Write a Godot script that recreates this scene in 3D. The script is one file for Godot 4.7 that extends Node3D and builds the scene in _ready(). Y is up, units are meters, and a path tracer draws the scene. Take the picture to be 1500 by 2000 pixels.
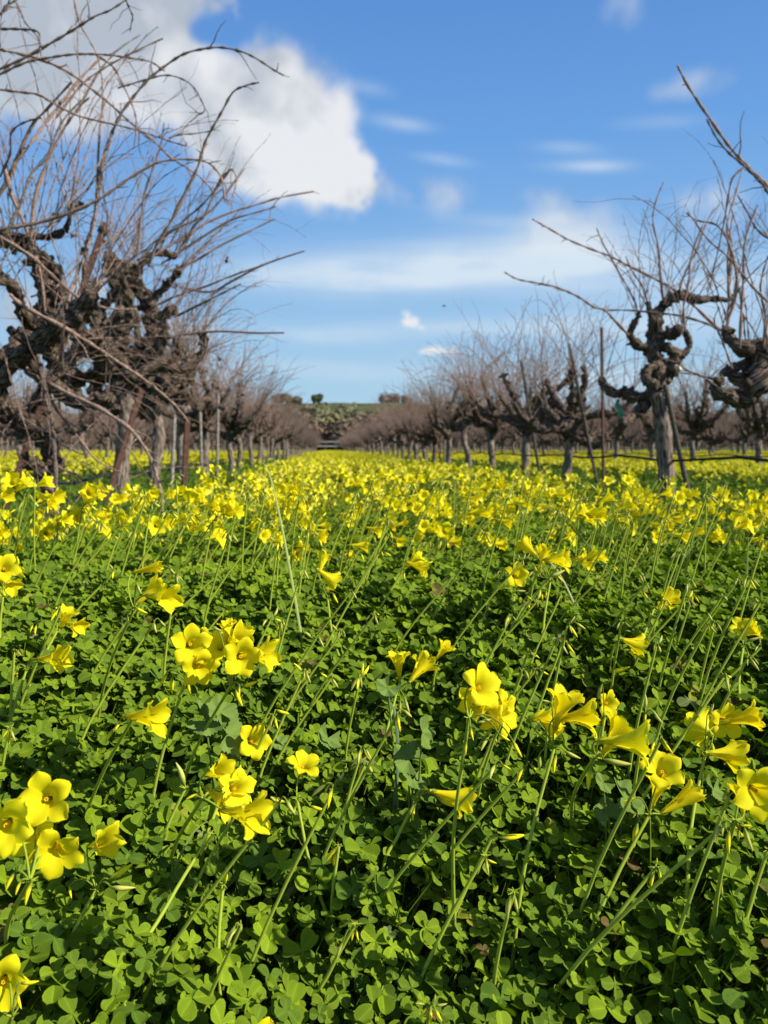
extends Node3D
# A lane of yellow oxalis between two rows of old, bare, head-trained vines on a sunny winter day.

const F := 1500.0                        # focal length in pixels of the 1500 x 2000 photograph
const EYE := Vector3(0.0, 0.5, 0.0)
const ROW_R := 2.3
const ROW_L := -1.6
const ROW_GAP := 3.9
const VINE_GAP := 1.83

var cam_basis: Basis
var rng := RandomNumberGenerator.new()
var lumps := FastNoiseLite.new()
var rough := FastNoiseLite.new()
var swell := FastNoiseLite.new()
var mats := {}
var used := {}

# ------------------------------------------------------------------ helpers
class Buf:
	var v := PackedVector3Array()
	var uv := PackedVector2Array()
	var c := PackedColorArray()
	var f := PackedInt32Array()
	var seams := PackedInt32Array()        # pairs of vertices that share a place and a normal
	func add(p: Vector3, t: Vector2, col: Color) -> int:
		v.append(p)
		uv.append(t)
		c.append(col)
		return v.size() - 1
	func tri(a: int, b: int, d: int) -> void:
		f.append(a)
		f.append(b)
		f.append(d)
	func mesh() -> ArrayMesh:
		var n := PackedVector3Array()
		n.resize(v.size())
		for i in range(0, f.size(), 3):
			var a := f[i]
			var b := f[i + 1]
			var d := f[i + 2]
			var fn := (v[d] - v[a]).cross(v[b] - v[a])
			n[a] += fn
			n[b] += fn
			n[d] += fn
		for i in range(0, seams.size(), 2):
			var both := n[seams[i]] + n[seams[i + 1]]
			n[seams[i]] = both
			n[seams[i + 1]] = both
		for i in n.size():
			n[i] = n[i].normalized() if n[i].length_squared() > 1e-24 else Vector3.UP
		var arr := []
		arr.resize(Mesh.ARRAY_MAX)
		arr[Mesh.ARRAY_VERTEX] = v
		arr[Mesh.ARRAY_NORMAL] = n
		arr[Mesh.ARRAY_TEX_UV] = uv
		arr[Mesh.ARRAY_COLOR] = c
		arr[Mesh.ARRAY_INDEX] = f
		var m := ArrayMesh.new()
		m.add_surface_from_arrays(Mesh.PRIMITIVE_TRIANGLES, arr)
		return m
	func join(o: Buf, t: Transform3D, tint := Color.WHITE) -> void:
		var k := v.size()
		for i in o.v.size():
			v.append(t * o.v[i])
			uv.append(o.uv[i])
			c.append(o.c[i] * tint)
		for i in o.f:
			f.append(i + k)
		for i in o.seams:
			seams.append(i + k)

func sm(a: float, b: float, x: float) -> float:
	return smoothstep(a, b, x)

func numbered(called: String) -> String:
	var k: int = used.get(called, 0)
	used[called] = k + 1
	return called if k == 0 else "%s_%03d" % [called, k]

func tag(o: Node, label: String, category: String, group := "") -> Node:
	o.set_meta("label", label)
	o.set_meta("category", category)
	if group != "":
		o.set_meta("group", group)
	return o

func thing(called: String, label: String, category: String, at: Vector3, group := "") -> Node3D:
	var o := Node3D.new()
	o.name = numbered(called)
	add_child(o, true)
	o.position = at
	tag(o, label, category, group)
	return o

func part(called: String, m: Mesh, mat: Material, parent: Node) -> MeshInstance3D:
	var o := MeshInstance3D.new()
	o.mesh = m
	o.material_override = mat
	if parent == self:
		o.name = numbered(called)
	else:
		var k := 0
		var nm := called
		while parent.has_node(NodePath(nm)):
			k += 1
			nm = "%s_%03d" % [called, k]
		o.name = nm
	parent.add_child(o, true)
	return o

func struct(called: String, m: Mesh, mat: Material) -> MeshInstance3D:
	var o := part(called, m, mat, self)
	o.set_meta("kind", "structure")
	return o

func dup(src: Node3D, called: String, label: String, category: String, group: String) -> Node3D:
	var o: Node3D = src.duplicate()
	o.name = numbered(called)
	add_child(o, true)
	for k in ["label", "category", "group"]:
		if o.has_meta(k):
			o.remove_meta(k)
	return tag(o, label, category, group)

func copies(called: String, m: Mesh, mat: Material, places: Array, tints: PackedColorArray, parent: Node) -> MultiMeshInstance3D:
	var mm := MultiMesh.new()
	mm.transform_format = MultiMesh.TRANSFORM_3D
	mm.use_colors = tints.size() > 0
	mm.mesh = m
	mm.instance_count = places.size()
	for i in places.size():
		mm.set_instance_transform(i, places[i])
		if tints.size() > 0:
			mm.set_instance_color(i, tints[i])
	var o := MultiMeshInstance3D.new()
	o.multimesh = mm
	o.material_override = mat
	o.name = called if parent != self else numbered(called)
	o.set_meta("kind", "stuff")
	parent.add_child(o, true)
	return o

func r(a: float, b: float) -> float:
	return rng.randf_range(a, b)

# a point seen at that place of the photograph, at that depth
func at(px: float, py: float, depth: float) -> Vector3:
	return EYE + cam_basis * Vector3((px - 750.0) / F * depth, -(py - 1000.0) / F * depth, -depth)

# where a world point falls in the photograph: x, y, depth
func seen_at(p: Vector3) -> Vector3:
	var q := cam_basis.inverse() * (p - EYE)
	if q.z > -0.01:
		return Vector3(-9999, -9999, -1)
	return Vector3(750.0 + q.x / -q.z * F, 1000.0 - q.y / -q.z * F, -q.z)

func row_dist(x: float) -> float:
	var u := fposmod(x - ROW_R + ROW_GAP * 0.5, ROW_GAP) - ROW_GAP * 0.5
	return absf(u)

func ground(x: float, z: float) -> float:
	var d := Vector2(x, z).length()
	var g := lerpf(-0.055, 0.14, sm(0.33, 1.25, d))
	g = lerpf(g, 0.06, sm(1.9, 3.4, d))
	g = lerpf(g, 0.015, (1.0 - sm(0.3, 1.15, row_dist(x))) * sm(1.5, 2.2, d))
	return g + 0.014 * swell.get_noise_2d(x * 60.0, z * 60.0)

func canopy(x: float, z: float) -> float:
	var d := Vector2(x, z).length()
	return ground(x, z) + 0.155 + 0.03 * swell.get_noise_2d(x * 220.0 + 50.0, z * 220.0) + (0.012 if d < 1.2 else 0.0)

func smooth_path(p: Array, step := 3) -> PackedVector3Array:
	var o := PackedVector3Array()
	for i in p.size() - 1:
		var a: Vector3 = p[maxi(i - 1, 0)]
		var b: Vector3 = p[i]
		var c: Vector3 = p[i + 1]
		var d: Vector3 = p[mini(i + 2, p.size() - 1)]
		for k in step:
			o.append(b.cubic_interpolate(c, a, d, float(k) / step))
	o.append(p[p.size() - 1])
	return o

# a tube along a path; lump > 0 makes the skin gnarled
func tube(b: Buf, p: PackedVector3Array, r0: float, r1: float, sides: int, col: Color, lump := 0.0, nodes := 0.0, radii := PackedFloat32Array()) -> void:
	var n := p.size()
	if n < 2:
		return
	var dir := (p[1] - p[0]).normalized()
	var side := dir.cross(Vector3(0.31, 0.2, 0.93)).normalized()
	var first := -1
	var run := 0.0
	var next_node := nodes * 0.6
	for i in n:
		var nd := (p[mini(i + 1, n - 1)] - p[maxi(i - 1, 0)]).normalized()
		if nd.length_squared() < 0.5:
			nd = dir
		side = (side - nd * side.dot(nd)).normalized()
		dir = nd
		var up := nd.cross(side)
		if i > 0:
			run += p[i].distance_to(p[i - 1])
		var rad := radii[i] if radii.size() == n else lerpf(r0, r1, float(i) / (n - 1))
		if nodes > 0.0 and run >= next_node:
			next_node += nodes
			rad *= 1.8
		var base := b.v.size()
		for k in sides + 1:
			var a := TAU * (k % sides) / sides
			var off := side * cos(a) + up * sin(a)
			var rr := rad
			if lump > 0.0:
				var q := p[i] + off * rad
				rr *= 1.0 + lump * (lumps.get_noise_3dv(q * 900.0) + 0.55 * rough.get_noise_3dv(q * 900.0))
			b.add(p[i] + off * rr, Vector2(float(k) / sides, run * 6.0), col)
		b.seams.append(base)
		b.seams.append(base + sides)
		if first >= 0:
			for k in sides:
				var k2 := k + 1
				b.tri(first + k, base + k, first + k2)
				b.tri(first + k2, base + k, base + k2)
		first = base
	# round off both ends
	var e := b.add(p[n - 1] + dir * r1 * 0.5, Vector2(0.5, run * 6.0), col)
	for k in sides:
		b.tri(first + k, e, first + k + 1)
	var s0 := b.v.size() - 1 - n * (sides + 1)
	var s := b.add(p[0] - (p[1] - p[0]).normalized() * r0 * 0.3, Vector2(0.5, 0), col)
	for k in sides:
		b.tri(s0 + k + 1, s, s0 + k)

func box(b: Buf, t: Transform3D, s: Vector3, col := Color.WHITE) -> void:
	for ax in 3:
		for sg in [-1.0, 1.0]:
			var n := Vector3.ZERO
			n[ax] = sg
			var u := Vector3.ZERO
			u[(ax + 1) % 3] = 1.0
			var w := n.cross(u)
			var k := b.v.size()
			for q in [[-1, -1], [1, -1], [1, 1], [-1, 1]]:
				b.add(t * ((n + u * q[0] + w * q[1]) * s * 0.5), Vector2(q[0], q[1]), col)
			b.tri(k, k + 2, k + 1)
			b.tri(k, k + 3, k + 2)

# ------------------------------------------------------------------ materials
func flat_mat(called: String, col: Color, roughness := 0.85, vertex := false) -> StandardMaterial3D:
	var m := StandardMaterial3D.new()
	m.resource_name = called
	m.albedo_color = col.linear_to_srgb()
	m.roughness = roughness
	m.vertex_color_use_as_albedo = vertex
	m.metallic_specular = 0.2
	mats[called] = m
	return m

func noise_tex(seed_: int, freq: float, ramp: Array, size := 512) -> NoiseTexture2D:
	var n := FastNoiseLite.new()
	n.seed = seed_
	n.frequency = freq
	n.fractal_octaves = 5
	var t := NoiseTexture2D.new()
	t.width = size
	t.height = size
	t.seamless = true
	t.noise = n
	var g := Gradient.new()
	var offs := PackedFloat32Array()
	var cols := PackedColorArray()
	for k in ramp:
		offs.append(k[0])
		cols.append((k[1] as Color).linear_to_srgb())
	g.offsets = offs
	g.colors = cols
	t.color_ramp = g
	return t

func bark_mat(called: String, dark: Color, mid: Color, pale: Color, seed_: int, scale: Vector3) -> StandardMaterial3D:
	var m := flat_mat(called, Color.WHITE, 0.95)
	m.albedo_texture = noise_tex(seed_, 0.02, [[0.25, dark], [0.5, mid], [0.75, pale]])
	m.uv1_scale = scale
	if called in ["trunk", "arm"]:
		# stringy bark: long ridges along the wood
		m.heightmap_enabled = true
		m.heightmap_scale = 1.1
		m.heightmap_texture = m.albedo_texture
	else:
		m.uv1_triplanar = true
	return m

func leaf_texture() -> ImageTexture:
	# four leaflets with more and more dark dashes; tints multiply it
	var n := 512
	var im := Image.create(n, n, false, Image.FORMAT_RGB8)
	for y in n:
		for x in n:
			var lx := (x % 256) / 256.0 - 0.5
			var ly := (y % 256) / 256.0
			var v := 0.93 + 0.07 * lumps.get_noise_2d(x * 9.0, y * 9.0)
			var rib := exp(-absf(lx) * 60.0)
			var side := pow(maxf(0.0, cos((ly - absf(lx) * 0.9) * 55.0)), 12.0) * 0.05 * sm(0.0, 0.1, absf(lx))
			var k := v + rib * 0.16 - side
			im.set_pixel(x, y, Color(minf(k * 0.93, 1.0), minf(k, 1.0), minf(k * 0.9, 1.0)))
	rng.seed = 77
	for q in 4:
		var dots: int = [0, 7, 20, 40][q]
		var ox := (q % 2) * 256
		var oy := (q / 2) * 256
		for k in dots:
			var cx := r(-0.3, 0.3)
			var cy := r(0.3, 0.85)
			var turn := atan2(cy, cx) + r(-0.25, 0.25)
			var ln := r(2.0, 8.0)
			for s in int(ln * 3):
				var px := int(ox + 128 + cx * 256 + cos(turn) * (s * 0.5))
				var py := int(oy + cy * 256 + sin(turn) * (s * 0.5))
				for a in 3:
					for c in 3:
						if (a + c) % 2 == 0 or a == 1:
							im.set_pixel(clampi(px + a, ox, ox + 255), clampi(py + c, oy, oy + 255), Color(0.3, 0.24, 0.2))
	return ImageTexture.create_from_image(im)

func petal_texture() -> ImageTexture:
	var w := 256
	var im := Image.create(w, w, false, Image.FORMAT_RGB8)
	for y in w:
		for x in w:
			var u := x / 255.0 - 0.5
			var t := y / 255.0                                  # 0 at the throat, 1 at the rim
			var vein := pow(absf(sin(u * 46.0 + 1.3 * lumps.get_noise_2d(x * 3.0, y * 1.2))), 6.0)
			vein *= sm(0.95, 0.35, t) * 0.6
			var k := 1.0 - 0.2 * vein
			var thr := sm(0.42, 0.1, t)
			var col := Color(0.86, 0.765, 0.012).lerp(Color(0.84, 0.73, 0.012), thr)
			col = col.lerp(Color(0.87, 0.79, 0.03), sm(0.8, 1.0, t) * 0.6)
			col *= k * (0.97 + 0.04 * lumps.get_noise_2d(x * 4.0, y * 4.0))
			im.set_pixel(x, y, col.linear_to_srgb())
	return ImageTexture.create_from_image(im)

func make_materials() -> void:
	var bl := func(m: StandardMaterial3D, k: Color) -> void:
		m.backlight_enabled = true
		m.backlight = k
	var lt := leaf_texture()
	var pt := petal_texture()
	var leaf := flat_mat("leaf", Color.WHITE, 0.72, true)
	leaf.albedo_texture = lt
	bl.call(leaf, Color(0.68, 0.74, 0.28))
	for k in 4:
		var m := flat_mat("leaf_tint_%d" % k, [Color(0.185, 0.245, 0.018), Color(0.30, 0.365, 0.022), Color(0.135, 0.20, 0.025), Color(0.235, 0.30, 0.018)][k], 0.72, true)
		m.albedo_texture = lt
		bl.call(m, Color(0.68, 0.74, 0.28))
	var petal := flat_mat("petal", Color.WHITE, 0.62)
	petal.albedo_texture = pt
	bl.call(petal, Color(0.95, 0.92, 0.5))
	var petal2 := flat_mat("petal_pale", Color(0.96, 0.98, 1.0), 0.65)
	petal2.albedo_texture = pt
	bl.call(petal2, Color(0.8, 0.8, 0.6))
	bl.call(flat_mat("stem", Color(0.29, 0.36, 0.035), 0.55, true), Color(0.3, 0.35, 0.1))
	bl.call(flat_mat("stamen", Color(0.9, 0.55, 0.02), 0.7), Color(0.8, 0.8, 0.4))
	bl.call(flat_mat("bud", Color.WHITE, 0.55, true), Color(0.4, 0.4, 0.2))
	bl.call(flat_mat("carpet", Color.WHITE, 0.7, true), Color(0.6, 0.6, 0.4))
	bl.call(flat_mat("grass", Color.WHITE, 0.6, true), Color(0.4, 0.45, 0.2))
	bl.call(flat_mat("mallow", Color(0.125, 0.19, 0.04), 0.95, true), Color(0.35, 0.45, 0.25))
	bark_mat("trunk", Color(0.06, 0.045, 0.037), Color(0.17, 0.135, 0.11), Color(0.3, 0.25, 0.21), 3, Vector3(2, 0.16, 1))
	bark_mat("arm", Color(0.02, 0.014, 0.011), Color(0.085, 0.062, 0.048), Color(0.2, 0.155, 0.12), 4, Vector3(2, 0.3, 1))
	bark_mat("cane", Color(0.13, 0.085, 0.065), Color(0.25, 0.17, 0.135), Color(0.38, 0.27, 0.22), 5, Vector3(9, 9, 9))
	bark_mat("old_cane", Color(0.06, 0.045, 0.04), Color(0.13, 0.1, 0.085), Color(0.24, 0.19, 0.16), 6, Vector3(9, 9, 9))
	bark_mat("far_cane", Color(0.12, 0.085, 0.07), Color(0.2, 0.14, 0.115), Color(0.28, 0.2, 0.17), 7, Vector3(3, 3, 3))
	bark_mat("rust", Color(0.035, 0.02, 0.017), Color(0.085, 0.045, 0.035), Color(0.15, 0.085, 0.068), 8, Vector3(12, 4, 12))
	bark_mat("grey_wood", Color(0.1, 0.085, 0.07), Color(0.23, 0.2, 0.17), Color(0.36, 0.33, 0.29), 9, Vector3(10, 2, 10))
	bark_mat("dark_metal", Color(0.03, 0.028, 0.025), Color(0.07, 0.06, 0.05), Color(0.13, 0.11, 0.09), 10, Vector3(10, 4, 10))
	flat_mat("hose", Color(0.02, 0.02, 0.022), 0.5)
	flat_mat("cut_wood", Color(0.62, 0.5, 0.4), 0.8)
	bl.call(flat_mat("green_tape", Color(0.05, 0.33, 0.23), 0.5), Color(0.3, 0.5, 0.4))
	var soil := flat_mat("soil", Color.WHITE, 0.95)
	soil.albedo_texture = noise_tex(12, 0.012, [[0.2, Color(0.03, 0.045, 0.01)], [0.5, Color(0.055, 0.085, 0.015)], [0.8, Color(0.07, 0.1, 0.02)]], 1024)
	soil.uv1_triplanar = true
	soil.uv1_world_triplanar = true
	soil.uv1_scale = Vector3(0.35, 0.35, 0.35)
	var hill := flat_mat("hill", Color.WHITE, 0.95)
	hill.albedo_texture = noise_tex(13, 0.015, [[0.2, Color(0.06, 0.067, 0.028)], [0.5, Color(0.068, 0.078, 0.03)], [0.8, Color(0.078, 0.09, 0.036)]], 512)
	hill.uv1_triplanar = true
	hill.uv1_world_triplanar = true
	hill.uv1_scale = Vector3(0.012, 0.012, 0.012)
	flat_mat("tree_leaf", Color.WHITE, 0.9, true)
	flat_mat("rail", Color(0.42, 0.38, 0.34), 0.85)
	bl.call(flat_mat("dry_leaf", Color(0.09, 0.06, 0.045), 0.9), Color(0.2, 0.2, 0.2))
	flat_mat("bird", Color(0.02, 0.02, 0.02), 0.8)

# ------------------------------------------------------------------ sky
func sky_image() -> Image:
	var w := 2048
	var h := 1024
	var im := Image.create(w, h, false, Image.FORMAT_RGBF)
	# solid clouds, thin clouds: x, y, half width, half height in the photograph's pixels, weight
	var solid := [[520, 200, 130, 90, 1.0], [600, 260, 105, 105, 1.0], [640, 340, 95, 65, 1.0], [440, 220, 120, 105, 0.9], [530, 325, 105, 55, 0.9], [330, 170, 130, 95, 0.8], [200, 80, 200, 90, 0.8], [60, 110, 170, 110, 0.8], [90, 205, 150, 60, 0.6], [290, 10, 170, 60, 0.9], [60, -30, 200, 90, 0.9], [690, 355, 55, 50, 0.9], [400, 58, 70, 32, -0.8], [445, 15, 40, 40, 0.4],
		[790, 616, 16, 13, 0.9], [804, 628, 22, 13, 1.0], [826, 641, 24, 10, 0.8], [850, 684, 26, 9, 0.9], [878, 690, 26, 9, 0.8], [815, 690, 34, 9, 0.45], [185, 560, 50, 32, 0.9], [90, 600, 150, 60, 0.55], [360, 640, 90, 40, 0.4]]
	var faint := [[1110, 445, 90, 48, 1.0], [1060, 490, 70, 35, 0.7], [1150, 480, 60, 40, 0.6], [1372, 405, 75, 40, 1.0], [1378, 158, 55, 30, 0.7], [1300, 182, 40, 22, 0.55], [1225, 18, 55, 36, 0.6], [1060, 385, 60, 24, 0.6], [790, 375, 110, 30, 0.8], [880, 385, 50, 36, 0.8], [840, 640, 90, 18, 0.5], [800, 690, 70, 16, 0.6]]
	var thin := [[620, 545, 190, 34, 0.5], [800, 530, 230, 44, 0.5], [980, 515, 200, 50, 0.5], [1150, 500, 150, 55, 0.45], [1380, 560, 220, 60, 0.4], [650, 655, 180, 22, 0.32], [950, 640, 220, 22, 0.3], [1220, 640, 250, 40, 0.3], [700, 725, 340, 26, 0.2], [1250, 740, 340, 30, 0.25], [780, 240, 65, 13, 0.34], [865, 312, 60, 11, 0.3], [1110, 290, 65, 12, 0.3], [1150, 325, 85, 12, 0.34], [720, 172, 50, 14, 0.15], [1300, 240, 90, 14, 0.14], [1010, 430, 160, 16, 0.2]]
	var conv := func(list: Array) -> Array:
		var o := []
		for k in list:
			var d := cam_basis * Vector3((k[0] - 750.0) / F, -(k[1] - 1000.0) / F, -1.0)
			var deg := rad_to_deg(1.0 / F) * lerpf(1.0, 0.8, absf(k[1] - 1000.0) / 1000.0)
			o.append([rad_to_deg(atan2(d.x, -d.z)), rad_to_deg(atan2(d.y, Vector2(d.x, d.z).length())), k[2] * deg, k[3] * deg, k[4]])
		return o
	solid = conv.call(solid)
	thin = conv.call(thin)
	faint = conv.call(faint)
	var puff := FastNoiseLite.new()
	puff.seed = 21
	puff.frequency = 0.11
	puff.fractal_octaves = 6
	var fine := FastNoiseLite.new()
	fine.seed = 22
	fine.frequency = 0.2
	fine.fractal_octaves = 5
	var stops := [[0.0, Color(0.44, 0.62, 0.73)], [3.5, Color(0.39, 0.6, 0.76)], [8.0, Color(0.31, 0.53, 0.77)], [14.0, Color(0.225, 0.44, 0.755)], [21.0, Color(0.142, 0.345, 0.715)], [30.0, Color(0.098, 0.26, 0.62)], [50.0, Color(0.06, 0.18, 0.5)], [90.0, Color(0.045, 0.14, 0.42)]]
	for y in 514:
		var el := 90.0 - (y + 0.5) / h * 180.0
		var base := Color.BLACK
		for i in stops.size() - 1:
			if el >= stops[i][0] or i == 0:
				base = (stops[i][1] as Color).lerp(stops[i + 1][1], clampf((el - stops[i][0]) / (stops[i + 1][0] - stops[i][0]), 0.0, 1.0))
		var x := 0
		while x < w:
			var az := wrapf((x + 0.5) / w * 360.0, -180.0, 180.0)
			var front := absf(az) < 44.0 and el < 42.0
			var q := Vector3(sin(deg_to_rad(az)) * 57.3, el, -cos(deg_to_rad(az)) * 57.3)
			var n := puff.get_noise_3dv(q * 1.35)
			var col := base
			var cover := 0.0
			var veil := 0.0
			for s in solid:
				var dx: float = (az - s[0]) / s[2]
				var dy: float = (el - s[1]) / s[3]
				var e := dx * dx + dy * dy
				if e < 5.0:
					cover += s[4] * exp(-e * 1.1) * (1.0 if s[2] > 2.0 else clampf(0.75 + 1.5 * fine.get_noise_3dv(q * 4.0), 0.0, 1.3))
			for s in thin:
				var dx: float = (az - s[0]) / s[2]
				var dy: float = (el - s[1] + dx * 0.25) / s[3]
				var e := dx * dx + dy * dy
				if e < 5.0:
					veil += s[4] * exp(-e * 1.2)
			var dim := 0.0
			for s in faint:
				var dx: float = (az - s[0]) / s[2]
				var dy: float = (el - s[1]) / s[3]
				var e := dx * dx + dy * dy
				if e < 5.0:
					dim += s[4] * exp(-e * 1.1)
			if dim > 0.03:
				var a := clampf(dim * (0.75 + 1.1 * n + 0.6 * fine.get_noise_3dv(q * 2.5)) - 0.12, 0.0, 1.0) * 0.62
				col = col.lerp(Color(0.52, 0.56, 0.63).lerp(Color(0.72, 0.74, 0.77), clampf(0.5 + n, 0, 1)), a)
			# the rest of the sky carries clouds of the same kind
			var away := sm(38.0, 60.0, absf(az)) + sm(38.0, 52.0, el) * (1.0 - sm(38.0, 60.0, absf(az)))
			if away > 0.0:
				var big := puff.get_noise_3dv(q * 0.33 + Vector3(31, 7, 3))
				cover += away * sm(0.08, 0.42, big) * 0.9 * sm(2.0, 14.0, el)
				veil += away * sm(0.0, 0.4, puff.get_noise_3d(q.x * 0.3, q.y * 1.5, q.z * 0.3)) * 0.3
			if veil > 0.01:
				var streak := 0.5 + 0.9 * fine.get_noise_3d(q.x * 0.35 + q.y * 0.2, q.y * 2.6, q.z * 0.35) + 0.35 * n
				var a := clampf(veil * (0.5 + streak) * 1.1, 0.0, 0.8)
				col = col.lerp(Color(0.70, 0.79, 0.86), a)
			if cover > 0.03:
				var nn := n * 0.85 + 0.36 * fine.get_noise_3dv(q * 1.7)
				var shade := puff.get_noise_3dv(q * 0.9 + Vector3(5.0, 0.8, 2.0)) + 0.5 * fine.get_noise_3dv(q * 1.3 + Vector3(0.6, 0.5, 0.0))
				var a := sm(0.16, 0.84, cover + nn * 0.7 * minf(1.0, cover * 2.2))
				var lit := 0.46 + 0.032 * (az + 12.0) + 1.5 * shade - 0.016 * (el - 18.0)
				if away > 0.5:
					lit = 0.55 + 0.7 * nn
				var cl := Color(0.44, 0.49, 0.56).lerp(Color(0.79, 0.80, 0.82), clampf(lit, 0.0, 1.0))
				col = col.lerp(cl, a * 0.96)
			var run := 1 if front else 2
			for k in run:
				im.set_pixel(x + k, y, col)
			x += run
	for y in range(514, h):
		for x in range(0, w):
			im.set_pixel(x, y, Color(0.10, 0.13, 0.05))
	return im

# ------------------------------------------------------------------ oxalis
# one petal: kind 0 opens flat, 1 is a funnel, 2 is half shut
func petal_buf(kind: int, nt: int, ns: int, sd: int) -> Buf:
	var zs: Array = [[0.0, 0.006, 0.011, 0.0152, 0.018, 0.0195, 0.0201, 0.0199, 0.0186], [0.0, 0.007, 0.014, 0.020, 0.025, 0.029, 0.032, 0.0345, 0.0355], [0.0, 0.007, 0.014, 0.021, 0.027, 0.032, 0.036, 0.0395, 0.042]][kind]
	var rs: Array = [[0.0013, 0.0023, 0.0037, 0.006, 0.0091, 0.0122, 0.0149, 0.0172, 0.0186], [0.0013, 0.0022, 0.0032, 0.0047, 0.0065, 0.0087, 0.011, 0.0133, 0.0157], [0.0013, 0.0022, 0.003, 0.004, 0.005, 0.006, 0.0068, 0.0078, 0.009]][kind]
	var ws := [0.0012, 0.0022, 0.0034, 0.0049, 0.0065, 0.0075, 0.0078, 0.0069, 0.0026]
	var b := Buf.new()
	var g := RandomNumberGenerator.new()
	g.seed = sd
	var ph := g.randf() * TAU
	var curl := g.randf_range(-0.0028, 0.0014)
	var wav := g.randf_range(0.0007, 0.002)
	for i in nt + 1:
		var t := float(i) / nt
		var u := t * 8.0
		var k := mini(int(u), 7)
		var fr := u - k
		var z: float = lerpf(zs[k], zs[k + 1], fr)
		var rad: float = lerpf(rs[k], rs[k + 1], fr)
		var wd: float = lerpf(ws[k], ws[k + 1], fr)
		if t < 0.45:
			wd = minf(wd, rad * 0.75)
		for j in ns + 1:
			var s := 2.0 * j / ns - 1.0
			var a := s * wd / maxf(rad, 0.0012)
			# the rim is rounded: the sides end a little earlier than the middle
			var back := absf(s) ** 2.5 * 0.002 * sm(0.6, 1.0, t)
			var rr := rad - back
			var zz := z + curl * sm(0.6, 1.0, t) + wav * sin(s * 4.2 + ph + t * 2.0) * sm(0.45, 1.0, t) + s * 0.0006 * sm(0.3, 0.8, t)
			b.add(Vector3(sin(a) * rr, zz, cos(a) * rr), Vector2(0.5 + s * 0.5, t), Color.WHITE)
	for i in nt:
		for j in ns:
			var q := i * (ns + 1) + j
			b.tri(q, q + 1, q + ns + 1)
			b.tri(q + 1, q + ns + 2, q + ns + 1)
	return b

var petal_mesh := []      # [kind][variant]
var stamen_mesh: ArrayMesh

func prepare_petals() -> void:
	for kind in 3:
		var l := []
		for v in 4:
			l.append(petal_buf(kind, 10, 8, 100 + kind * 10 + v).mesh())
		petal_mesh.append(l)
	var b := Buf.new()
	for k in 6:
		var a := TAU * k / 6.0
		tube(b, PackedVector3Array([Vector3(cos(a) * 0.0005, 0.006, sin(a) * 0.0005), Vector3(cos(a) * 0.001, 0.0142, sin(a) * 0.001)]), 0.0003, 0.0006, 5, Color.WHITE)
	stamen_mesh = b.mesh()

func basis_along(axis: Vector3, spin: float) -> Basis:
	var y := axis.normalized()
	var x := y.cross(Vector3(0.13, 0.21, 0.97)).normalized()
	var z := x.cross(y)
	return Basis(x, y, z) * Basis(Vector3.UP, spin)

# short green cup under a corolla, axis +Y
func calyx(b: Buf, t: Transform3D, s: float) -> void:
	var col := Color(0.95, 0.95, 0.8)
	for k in 5:
		var a := TAU * k / 5.0
		var d := Vector3(cos(a), 0, sin(a))
		var e := Vector3(-sin(a), 0, cos(a))
		var q := b.v.size()
		for p in [d * 0.0006 + e * 0.0009, d * 0.0006 - e * 0.0009, d * 0.0025 + e * 0.0010 + Vector3(0, 0.0035, 0), d * 0.0025 - e * 0.0010 + Vector3(0, 0.0035, 0), d * 0.0032 + Vector3(0, 0.0072, 0)]:
			b.add(t * (p * s), Vector2.ZERO, col)
		b.tri(q, q + 2, q + 1)
		b.tri(q + 1, q + 2, q + 3)
		b.tri(q + 2, q + 4, q + 3)

func arc(a: Vector3, e: Vector3, lift: Vector3, n := 6) -> PackedVector3Array:
	var o := PackedVector3Array()
	for i in n + 1:
		var t := float(i) / n
		o.append(a.lerp(e, t) + lift * (4.0 * t * (1.0 - t)))
	return o

func bud_shape(b: Buf, from: Vector3, axis: Vector3, ln: float, green: Color, yellow: Color) -> void:
	var p := PackedVector3Array()
	var rad := PackedFloat32Array()
	var side := axis.cross(Vector3(0.2, 0.9, 0.3)).normalized()
	for i in 9:
		var t := i / 8.0
		p.append(from + axis * ln * t + side * ln * 0.05 * sin(t * PI))
		rad.append(ln * [0.03, 0.075, 0.1, 0.108, 0.105, 0.095, 0.078, 0.052, 0.018][i])
	var k := b.v.size()
	tube(b, p, rad[0], rad[8], 7, green, 0.0, 0.0, rad)
	for i in range(k, b.v.size()):
		var t := clampf((b.v[i] - from).dot(axis) / ln, 0.0, 1.0)
		b.c[i] = green.lerp(yellow, sm(0.12, 0.42, t))

const BUD_GREEN := Color(0.19, 0.25, 0.03)
const BUD_YELLOW := Color(0.78, 0.69, 0.014)
const BUD_PALE := Color(0.46, 0.46, 0.10)

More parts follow.
